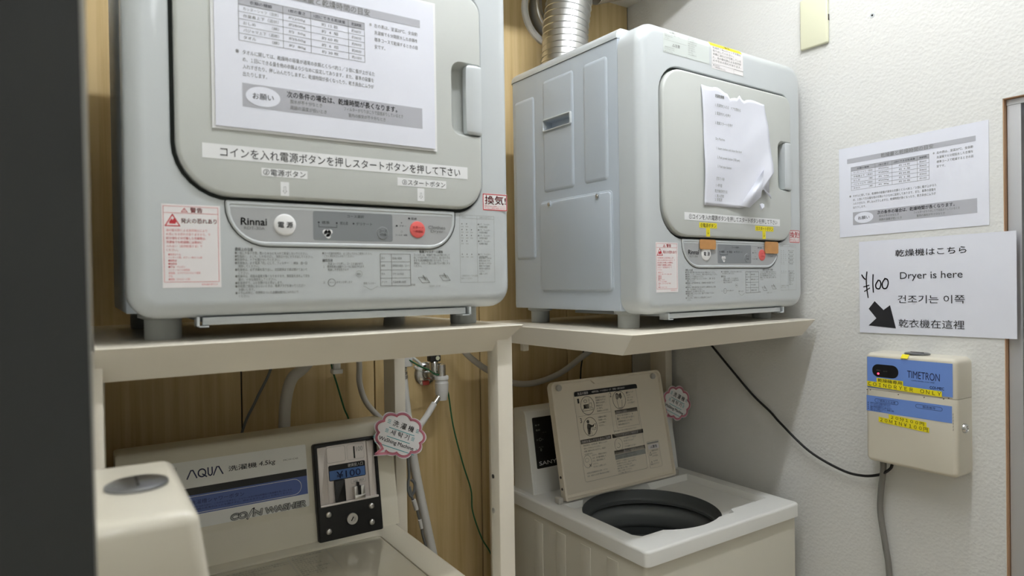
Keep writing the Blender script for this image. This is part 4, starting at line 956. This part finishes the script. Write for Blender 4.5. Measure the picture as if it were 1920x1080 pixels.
# ------------------------------------------------------------------ coin timers (local: x across, -y outwards, z up)
def coin_timer(label, loc, rotz, flare=0.0, d=.060):
    T = thing('coin_timer', label, 'coin timer', loc, rotz, 'coin timer boxes for the dryers')
    W, H = .181, .236
    m = MB(); poly = rrect(0, 0, W, H, .008, 4)
    def half(v0, v1, r4, eb, et, name):
        m = MB(); rings = [[(u, 0, v) for u, v in rrect(0, v0, W, v1, r4, 5)]]
        for k in range(7):
            a = math.pi / 2 * k / 6; e = .0006 + .0085 * (1 - math.cos(a)); q = tuple(max(.0006, x - e) if x > .003 else .0006 for x in r4)
            rings.append([(u, -(d - .010) - .010 * math.sin(a) - flare * (H - v), v) for u, v in rrect(e, v0 + e * eb, W - e, v1 - e * et, q, 5)])
        m.loft(rings); m.build(name, 'timer', T)
    half(0, .1555, (.012, .012, .001, .001), 1, 0, 'lower_cover'); half(.1562, H, (.001, .001, .012, .012), 0, 1, 'upper_case')
    m = MB(); m.lathe([(.0235, 0), (.0235, .0022), (.0215, .0034), (.0, .0040)], (W / 2 + .003, -.030, H), (0, 0, 1), 32)
    MT['coin_metal'] = mat('dull_coin_entry_metal', (138, 140, 144), 0.28, metal=1.0)
    disc = m.build('coin_entry', 'coin_metal', T, label='round chrome coin entry')
    m = MB(); m.box((W / 2 - .010, -.0310, H + .0036), (W / 2 + .016, -.0288, H + .0046)); m.build('coin_slot', 'black', disc)
    m = MB(); m.lathe([(.0095, 0), (.0095, .003), (.0075, .0065), (.0055, .0065), (.005, .005), (0, .005)], (W - .001, -.034, .098), (1, 0, 0), 24); m.build('side_lock', 'chrome', T)
    return T, d, W, H
tr, TD, TW, TH = coin_timer('cream coin timer box with blue labels on the white wall', (XW, .7745, 1.0515), R(-90))
f = -TD
p = Print(O=(0, f, 0), lift=.0003)
p.rect(.0055, .1600, .1725, .2260, 'blue', 1); p.poly(rrect(.0165, .1845, .0705, .2115, .0125, 6), 'black', 2)
p.text('使用中', .0255, .1975, .0335, .2000, 'ink_soft', 3); p.text('投入可', .0400, .1965, .0480, .1990, 'ink_soft', 3)
p.text('TIMETRON', .0880, .1890, .1495, .2040, 'ink_navy', 2, 0, R(-1)); p.text('COMPUTERIZED COIN TIMER', .0960, .1838, .1400, .1856, 'ink_navy', 2); p.text('COI-MEC', .1310, .1722, .1570, .1775, 'ink_navy', 2, .03)
p.build('title_label', tr, label='blue title label')
p = Print(O=(0, f, 0), lift=.0003); p.rect(.0035, .1090, .1708, .1425, 'blue', 1)
p.line(rrect(.0215, .1300, .0695, .1375, .0037, 5), .0006, 'ink_navy', 2, True); p.text('ご使用上の注意', .0270, .1317, .0640, .1358, 'ink_navy'); p.line(rrect(.1040, .1300, .1535, .1375, .0037, 5), .0006, 'ink_navy', 2, True); p.text('製造番号', .1170, .1317, .1410, .1358, 'ink_navy')
for k, t in enumerate(['使用中の追加投入は時間が加算されます。', 'コイン以外のものは入れないでください。', '機械の停電時は時間が消える事があります。', '損失については返金できません。管理者へ連絡', 'お問い合わせは下記まで']): p.left(t, .0115, .1252 - .0038 * k, .0034, 'ink_navy', 2, 0, .62, .075); p.ell(.0070, .1268 - .0042 * k, .0010, .0012, 'ink_navy', 2, 8) if k < 4 else 0
p.build('caution_label', tr, label='blue caution label')
m = MB(); m.lathe([(.0021, 0), (.0021, .0008), (0, .0016)], (.0295, f - .0009, .1915), (0, -1, 0), 14); m.build('indicator_light', 'led', tr, label='small red light')
p = Print(O=(0, f, 0), lift=.0004, tilt=-.03)
p.rect(.0260, .1735, .0800, .1835, 'yellow', 3); p.text('乾燥機専用', .0285, .1750, .0780, .1825, 'ink', 4); p.rect(.0060, .1630, .1535, .1740, 'yellow', 4); p.text('ＣＯＩＮＤＲＹＥＲ　ＯＮＬＹ', .0085, .1650, .1520, .1725, 'ink', 5)
p.build('dryer_only_tape', tr, label='yellow label tape')
p = Print(O=(0, f, 0), lift=.0004, tilt=-.06); p.rect(.0500, .1010, .1240, .1105, 'yellow', 1); p.text('２０分１００円', .0545, .1022, .1195, .1095, 'ink', 2); p.rect(.0290, .0905, .1290, .1012, 'yellow', 2); p.text('２０ＭＩＮ￥１００円', .0325, .0920, .1265, .1000, 'ink', 3)
p.build('price_tape', tr, label='yellow label tape')
p = Print(O=(0, -.0578, TH - .0030), U=(1, 0, 0), V=(0, .72, .69), lift=.0006); p.rect(.0760, -.0065, .0900, .0045, 'yellow', 1); p.build('slot_tape', tr, label='small yellow tape mark')
p = Print(O=(0, f, 0), lift=.0003)
for u, v in ((.0050, .1545), (.0120, .1545), (.1650, .1575), (.1560, .1550), (.0700, .1520), (.1200, .1530)): p.ell(u, v, .0016, .0009, 'scuff', 1, 8, .4)
for k in range(6): p.line([(.1725, .095 + .006 * k), (.1727, .099 + .006 * k)], .0006, 'scuff', 1)
p.build('scuff_marks', tr)
tl, _, _, _ = coin_timer('cream coin timer box with chrome coin entry beside the dark jamb', (XL + .001, .5335, 1.0500), R(90), .14, .064)

# ------------------------------------------------------------------ right wall paper, plate and anchor
UW, VW = (0, -1, 0), (0, 0, 1)
def wall_print(tilt, loc): return Print(O=(XW - .0006, 0, 0), U=UW, V=VW, lift=.0003, tilt=tilt, off=loc)
p = wall_print(0, (XW, .712, 1.543)); p.tilt = .0165
def wp(a): return a
base = -.8615
p.fn = lambda u, v, h: Vector((XW - .0006 - h, -u, v + 0 - .0165 * u + .0165 * (u - base)))
p.tilt = .0; p.fn = lambda u, v, h: Vector((XW - .0006 - h, -u, v + .0165 * (u - base)))
notice(p, base, 1.5425, .3015, .2045)
o = p.build('paper_notice', None, label='typed drying time notice on the white wall', cat='notice', group='copies of the drying time notice'); o.location = (XW, .712, 1.543)
p = wall_print(0, (XW, .665, 1.325)); base2 = -.8162
p.fn = lambda u, v, h: Vector((XW - .0016 - h, -u, v + .0125 * (u - base2)))
p.slab([(-.8162, 1.3240), (-.5158, 1.3240), (-.5158, 1.5295), (-.8162, 1.5295)], .0006, 'paper')
g0 = lambda y: .0125 * (-y - base2)      # written z values are already level
def T2(t, y0, z0, y1, z1, b=0): p.text(t, -y0, z0 - g0((y0 + y1) / 2), -y1, z1 - g0((y0 + y1) / 2), 'ink', 4, b)
T2('乾燥機はこちら', .7364, 1.4935, .5993, 1.5085, .004); T2('Dryer is here', .7272, 1.4405, .6068, 1.4595); T2('건조기는 이쪽', .7324, 1.3930, .6033, 1.4100); T2('乾衣機在這裡', .7308, 1.3410, .6042, 1.3588)
def stroke(pts, w): p.line([(-y, z - g0(y)) for y, z in spline2(pts)], w, 'ink', 4)
def spline2(pts):
    return [(v.x, v.y) for v in spline([(a, b, 0) for a, b in pts], 5)]
stroke([(.8101, 1.4545), (.8060, 1.4480), (.8027, 1.4450)], .0026); stroke([(.7985, 1.461), (.8, 1.4463), (.7994, 1.4276), (.7964, 1.4036)], .0026); stroke([(.8061, 1.4276), (.7943, 1.4311)], .0022); stroke([(.8043, 1.4174), (.7928, 1.4249)], .0022)
stroke([(.7848, 1.4546), (.7855, 1.4355), (.7844, 1.4156)], .0026); stroke([(.7737, 1.442), (.779, 1.4328), (.7778, 1.4249), (.7713, 1.4236), (.7679, 1.4328), (.7699, 1.4407), (.7740, 1.442)], .0026); stroke([(.759, 1.4458), (.7648, 1.4354), (.7631, 1.4249), (.7559, 1.4249), (.752, 1.4353), (.754, 1.4436), (.7595, 1.4458)], .0026)
p.poly([(-y, z - g0(y)) for y, z in [(.782, 1.3958), (.7954, 1.3783), (.7785, 1.3576), (.7958, 1.3409), (.7367, 1.3372), (.7487, 1.3872), (.7628, 1.3765)]], 'ink', 4)
o = p.build('paper_sign', None, label='white paper sign with thick black arrow and handwritten price', cat='sign'); o.location = (XW, .665, 1.325)

pl = thing('wall_plate', 'blank cream switch plate high on the white wall', 'wall plate', (XW, .917, 2.062))
m = MB(); m.box((-.0095, -.0355, -.0605), (0, .0355, .0605), r=.004, seg=3); m.build('cover', 'plate', pl)
for s_ in (-1, 1): m = MB(); m.box((-.006, s_ * .0352 - .001, -.008), (-.002, s_ * .0352 + .001, .006)); m.build('release_notch', 'scuff', pl)
m = MB(off=(XW, .782, 2.031)); m.lathe([(.0055, 0), (.0050, .0012), (.0030, .0012), (.0022, .0006)], (XW, .782, 2.031), (-1, 0, 0), 18, 0); m.lathe([(.0024, .0007), (0, .0007)], (XW, .782, 2.031), (-1, 0, 0), 12, 1)
o = m.build('wall_anchor', ['dryer', 'black'], None, label='small empty screw anchor in the white wall', cat='wall anchor'); o.location = (XW, .782, 2.031)

# ------------------------------------------------------------------ speech bubble signs
def bubble(label, loc, W, H, tilt, tip, rotz=0, fade=False):
    B = thing('bubble_sign', label, 'sign', loc, rotz, 'handmade washing machine signs')
    B.rotation_euler = (tip, 0, rotz)
    c, s_ = math.cos(tilt), math.sin(tilt)
    rt = lambda u, v: (u * c - v * s_, u * s_ + v * c)
    out = []
    nl_ = 9
    for k in range(144):
        t = 2 * math.pi * k / 144; q = .86 + .14 * abs(math.sin(nl_ / 2 * t + .35)) ** .8
        out.append((W / 2 * q * math.cos(t), H / 2 * q * math.sin(t)))
    # tail at the lower left
    i0 = int(144 * .640); i1 = int(144 * .700)
    out = out[:i0] + [(-W * .250, -H * .44), (-W * .34, -H * .60), (-W * .12, -H * .500)] + out[i1:]
    p = Print(lift=.0003); p.slab([rt(*q) for q in out], .0012, 'sign')
    inn = [(u * .91, v * .90) for u, v in out]
    p.line([rt(*q) for q in inn], H * .055, 'sign_pink', 6, True); p.line([rt(u * .975, v * .97) for u, v in inn], H * .012, 'ink_pink', 7, True)
    for t, a, b, v, h in (('洗 濯 機', -.19, .21, .13, .13), ('세 탁 기', -.18, .17, -.06, .115), ('WaShing Machine', -.35, .31, -.26, .105)):
        cu, cv = rt((a + b) / 2 * W, (v + h / 2) * H); w2 = (b - a) / 2 * W; h2 = h / 2 * H
        p.text(t, cu - w2, cv - h2, cu + w2, cv + h2, 'ink', 6, .012, tilt)
        p.line([rt((a - .04) * W, (v - .055) * H), rt((b + .04) * W, (v - .055) * H)], H * .016, 'sign_teal', 5)
        for e, sg in ((a - .05, -1), (b + .05, 1)):
            for kk in (.25, .5, .75): p.line([rt(e * W, (v + h * kk) * H), rt((e + sg * .05) * W, (v + h * kk) * H)], H * .012, 'sign_teal', 5)
    p.build('card', B)
    return B
bubble('pink speech bubble sign hanging at the right end of the coin washer panel', (.5640, 1.3090, 1.1270), .126, .098, R(-25), R(-9))
bubble('pink speech bubble sign behind the open washer lid', (1.4200, 1.3180, 1.0970), .108, .100, R(-28), R(-4), R(-6))

# ------------------------------------------------------------------ ducts on the back wall
vp = thing('vent_pipe', 'silver vent pipe with a white wall collar behind the farther dryer', 'vent pipe', (1.167, YB, 2.238))
m = MB(); m.lathe([(.100, -.0), (.100, .008), (.094, .014), (.086, .014), (.080, .004)], (0, 0, 0), (0, -1, 0), 48); m.build('wall_collar', 'hose', vp)
m = MB(); m.lathe([(.0745, -.001), (.0745, .034), (.0775, .037), (.0775, .043), (.0745, .046), (.0745, .052), (.066, .054)], (0, 0, 0), (0, -1, 0), 48, cap0=True); 
m.build('pipe', 'alu', vp)
m = MB(off=(1.10, 1.43, 1.9))
m.tube([(1.072, 1.430, 1.780), (1.078, 1.430, 1.865), (1.096, 1.430, 1.950), (1.116, 1.428, 2.05), (1.126, 1.430, 2.15), (1.140, 1.428, 2.235), (1.150, 1.420, 2.31)], .0625, seg=48, smooth=6, rib=.0017, ribn=31)
o = m.build('flexible_duct', 'alu', None, label='thick silver ribbed duct rising behind the farther dryer', cat='duct'); o.location = (1.10, 1.43, 1.9)
m = MB(off=(1.25, 1.46, 2.26)); m.tube([(1.258, 1.462, 2.288), (1.300, 1.462, 2.304), (1.350, 1.462, 2.322), (1.42, 1.462, 2.350)], .034, seg=32, smooth=6, rib=.0014, ribn=26)
o = m.build('flexible_duct', 'alu', None, label='thin silver ribbed duct running to the ceiling corner', cat='duct'); o.location = (1.25, 1.46, 2.26)

# ------------------------------------------------------------------ tap, hoses and wires
def tube_thing(name, pts, r, mt, label, cat, group=None, seg=10):
    c = Vector(pts[0]); m = MB(off=c); m.tube(pts, r, seg=seg, smooth=7)
    o = m.build(name, mt, None, label=label, cat=cat, group=group); o.location = c; return o
TP = (.745, YB, 1.215)
tap = thing('water_tap', 'chrome water tap with black handle on the wood wall', 'tap', TP)
m = MB(); m.lathe([(.031, 0), (.031, .003), (.026, .008), (.014, .011), (.012, .011)], (0, 0, 0), (0, -1, 0), 32); m.build('wall_flange', 'chrome', tap)
m = MB(); m.cyl((0, -.004, 0), (0, -.050, 0), .0110, seg=20); m.lathe([(.0115, 0), (.0125, .004), (.0125, .034), (.010, .038)], (.003, -.048, -.002), (0, 0, 1), 24, cap0=True, cap1=True); m.cyl((.003, -.048, .012), (.0165, -.060, .012), .0095, seg=18); m.lathe([(.0, .032), (.006, .0315), (.0105, .028), (.0112, .022), (.0112, -.012)], (.0165, -.062, 0), (0, 0, 1), 22, cap1=True)
m.build('tap_body', 'chrome', tap)
m = MB(); m.box((-.012, -.058, .036), (.018, -.036, .054), r=.003, seg=2); kn = m.build('tap_handle', 'black', tap)
m = MB(); m.lathe([(.0055, 0), (.0055, .001), (0, .0012)], (.0085, -.058, .045), (0, -1, 0), 16); m.build('handle_dot', 'plate', kn)
m = MB(); m.lathe([(.0165, .006), (.0180, .004), (.0180, -.003), (.0160, -.005), (.0160, -.010), (.0175, -.012), (.0165, -.036), (.0150, -.046), (.0140, -.048), (.0130, -.056), (0, -.057)], (.0165, -.062, -.006), (0, 0, 1), 26, cap0=True); m.build('hose_coupler', 'hose', tap)
m = MB(); m.box((-.012, -.0130, -.028), (.006, -.0105, -.018)); m.build('red_tag', 'red_button', tap)
nz = MB(off=(.735, 1.49, 1.15)); nz.cyl((.756, 1.497, 1.166), (.733, 1.488, 1.146), .0078, .0066, seg=16, mi=1); nz.tube([(.735, 1.489, 1.148), (.716, 1.480, 1.130), (.700, 1.470, 1.118), (.675, 1.455, 1.104), (.640, 1.450, 1.090), (.60, 1.455, 1.05), (.57, 1.47, .98)], .0078, seg=12)
o = nz.build('water_hose', ['hose', 'chrome'], None, label='short white hose curving down from the tap coupler', cat='hose'); o.location = (.735, 1.49, 1.15)
# white drain hose leaning on the wall with ribbed metal cap
c = Vector((.66, 1.5, 1.0)); m = MB(off=c); m.tube([(.6550, 1.500, 1.232), (.6645, 1.500, 1.135), (.684, 1.503, 1.00), (.712, 1.505, .86), (.742, 1.508, .72), (.80, 1.50, .40), (.83, 1.49, .08)], .0115, seg=16, smooth=6)
m.lathe([(.0118, -.012), (.0128, -.011), (.0128, -.004), (.0112, -.002), (.0128, 0), (.0128, .006), (.0112, .008), (.0128, .010), (.0128, .016), (.010, .019), (0, .0195)], (.6550, 1.500, 1.228), (-.09, 0, 1), 20, 1)
o = m.build('drain_hose', ['hose', 'steel'], None, label='white standing pipe with a metal cap leaning by the coin washer', cat='pipe'); o.location = c
m = MB(off=(.668, 1.49, 1.26)); m.box((.640, 1.480, 1.247), (.675, 1.50, 1.285), r=.003, seg=2); m.tube([(.672, 1.484, 1.272), (.690, 1.482, 1.258), (.700, 1.482, 1.245), (.694, 1.482, 1.238), (.680, 1.484, 1.246)], .0035, seg=8)
o = m.build('hose_clip', 'hose', None, label='white plastic clip at the top of the leaning pipe', cat='clip'); o.location = (.668, 1.49, 1.26)
tube_thing('drain_hose', [(.52, 1.44, 1.345), (.455, 1.450, 1.325), (.402, 1.452, 1.270), (.377, 1.452, 1.249), (.363, 1.452, 1.204), (.359, 1.455, 1.135), (.358, 1.465, 1.0), (.36, 1.48, .6)], .0125, 'hose_grey', 'thick pale hose bending down behind the coin washer panel', 'hose', seg=14)
tube_thing('grey_cable', [(.365, 1.50, 1.335), (.341, 1.50, 1.26), (.312, 1.50, 1.203), (.28, 1.50, 1.128), (.27, 1.50, 1.0)], .0030, 'wire_grey', 'thin grey cable slanting down to the coin washer', 'cable')
tube_thing('grey_hose', [(.548, 1.52, 1.335), (.553, 1.52, 1.258), (.553, 1.52, 1.214), (.566, 1.515, 1.168), (.595, 1.51, 1.13), (.625, 1.505, 1.10), (.64, 1.50, 1.04)], .0070, 'hose_grey', 'grey hose curving behind the rear leg of the nearer shelf', 'hose')
tube_thing('ground_wire', [(.470, 1.50, 1.335), (.480, 1.50, 1.261), (.491, 1.50, 1.22), (.507, 1.50, 1.162), (.519, 1.50, 1.126), (.53, 1.50, 1.03)], .0020, 'green', 'short green wire dropping behind the coin washer panel', 'wire')
tube_thing('ground_wire', [(.660, 1.485, 1.268), (.690, 1.47, 1.247), (.715, 1.478, 1.236), (.738, 1.490, 1.222), (.760, 1.500, 1.215), (.778, 1.515, 1.200), (.785, 1.53, 1.180), (.796, 1.53, 1.165), (.81, 1.53, 1.073), (.837, 1.53, .97), (.863, 1.535, .894), (.867, 1.535, .836), (.894, 1.535, .758), (.922, 1.535, .708), (.95, 1.53, .62)], .0020, 'green', 'long green wire running from the tap down the wood wall', 'wire')
tube_thing('drain_hose', [(.80, 1.50, 1.320), (.832, 1.50, 1.27), (.877, 1.50, 1.232), (.918, 1.50, 1.207), (.973, 1.50, 1.177), (1.048, 1.50, 1.168), (1.141, 1.50, 1.187), (1.221, 1.50, 1.227), (1.262, 1.50, 1.248), (1.33, 1.49, 1.305)], .0085, 'hose_grey', 'grey hose sagging between the two shelf stands', 'hose')
tube_thing('black_cable', [(1.256, 1.53, 1.30), (1.253, 1.53, 1.237), (1.242, 1.53, 1.178), (1.238, 1.53, 1.06)], .0022, 'black_matte', 'thin dark cable hanging above the open washer lid', 'cable')
_ = 0
bundle = thing('cable_bundle', 'grey cable tied in a loop beside the leaning pipe', 'cable', (.661, 1.47, 1.0))
ob = Vector((.661, 1.47, 1.0))
m = MB(off=ob); m.tube([(.650, 1.474, 1.11), (.654, 1.474, 1.04), (.657, 1.474, .985), (.654, 1.473, .968), (.6525, 1.470, .950), (.658, 1.468, .935), (.668, 1.470, .945), (.671, 1.474, .962), (.664, 1.478, .972)], .0036, seg=8, smooth=6); m.tube([(.656, 1.470, .958), (.660, 1.468, .935), (.668, 1.470, .915), (.674, 1.472, .905), (.680, 1.473, .88), (.688, 1.474, .855), (.690, 1.475, .835), (.700, 1.476, .80)], .0034, seg=8, smooth=6)
m.build('cable', 'wire_grey', bundle)
m = MB(off=ob); m.tube([(.664, 1.466, .925), (.672, 1.467, .900)], .0058, seg=10, smooth=1); m.build('tie', 'hose', bundle)
m = MB(off=ob); m.tube([(.681, 1.469, .872), (.686, 1.470, .850)], .0045, seg=10, smooth=1); m.build('tie', 'hose', bundle)
cx = XW - .016
tube_thing('power_cord', [(1.462, 1.262, 1.302), (cx, 1.2297, 1.269), (cx + .004, 1.1675, 1.2081), (cx + .008, 1.1005, 1.1446), (cx + .010, 1.0500, 1.108), (cx + .004, 1.0146, 1.0834), (cx, .9355, 1.0309), (cx, .8557, 1.0039), (cx, .806, 1.0021), (cx - .005, .7645, 1.0155), (cx - .012, .7400, 1.0340), (cx - .014, .734, 1.0450)], .0030, 'black_matte', 'black power cord drooping along the white wall to the timer', 'cord')
tube_thing('conduit', [(cx - .008, .7560, 1.0505), (cx - .006, .7570, 1.0268), (cx, .7655, .9776), (cx + .003, .7690, .9296), (cx + .003, .759, .8617), (cx + .003, .7507, .7937), (cx + .003, .745, .60), (cx + .003, .745, .10)], .0062, 'conduit', 'grey flexible conduit hanging below the timer box', 'conduit', seg=14)
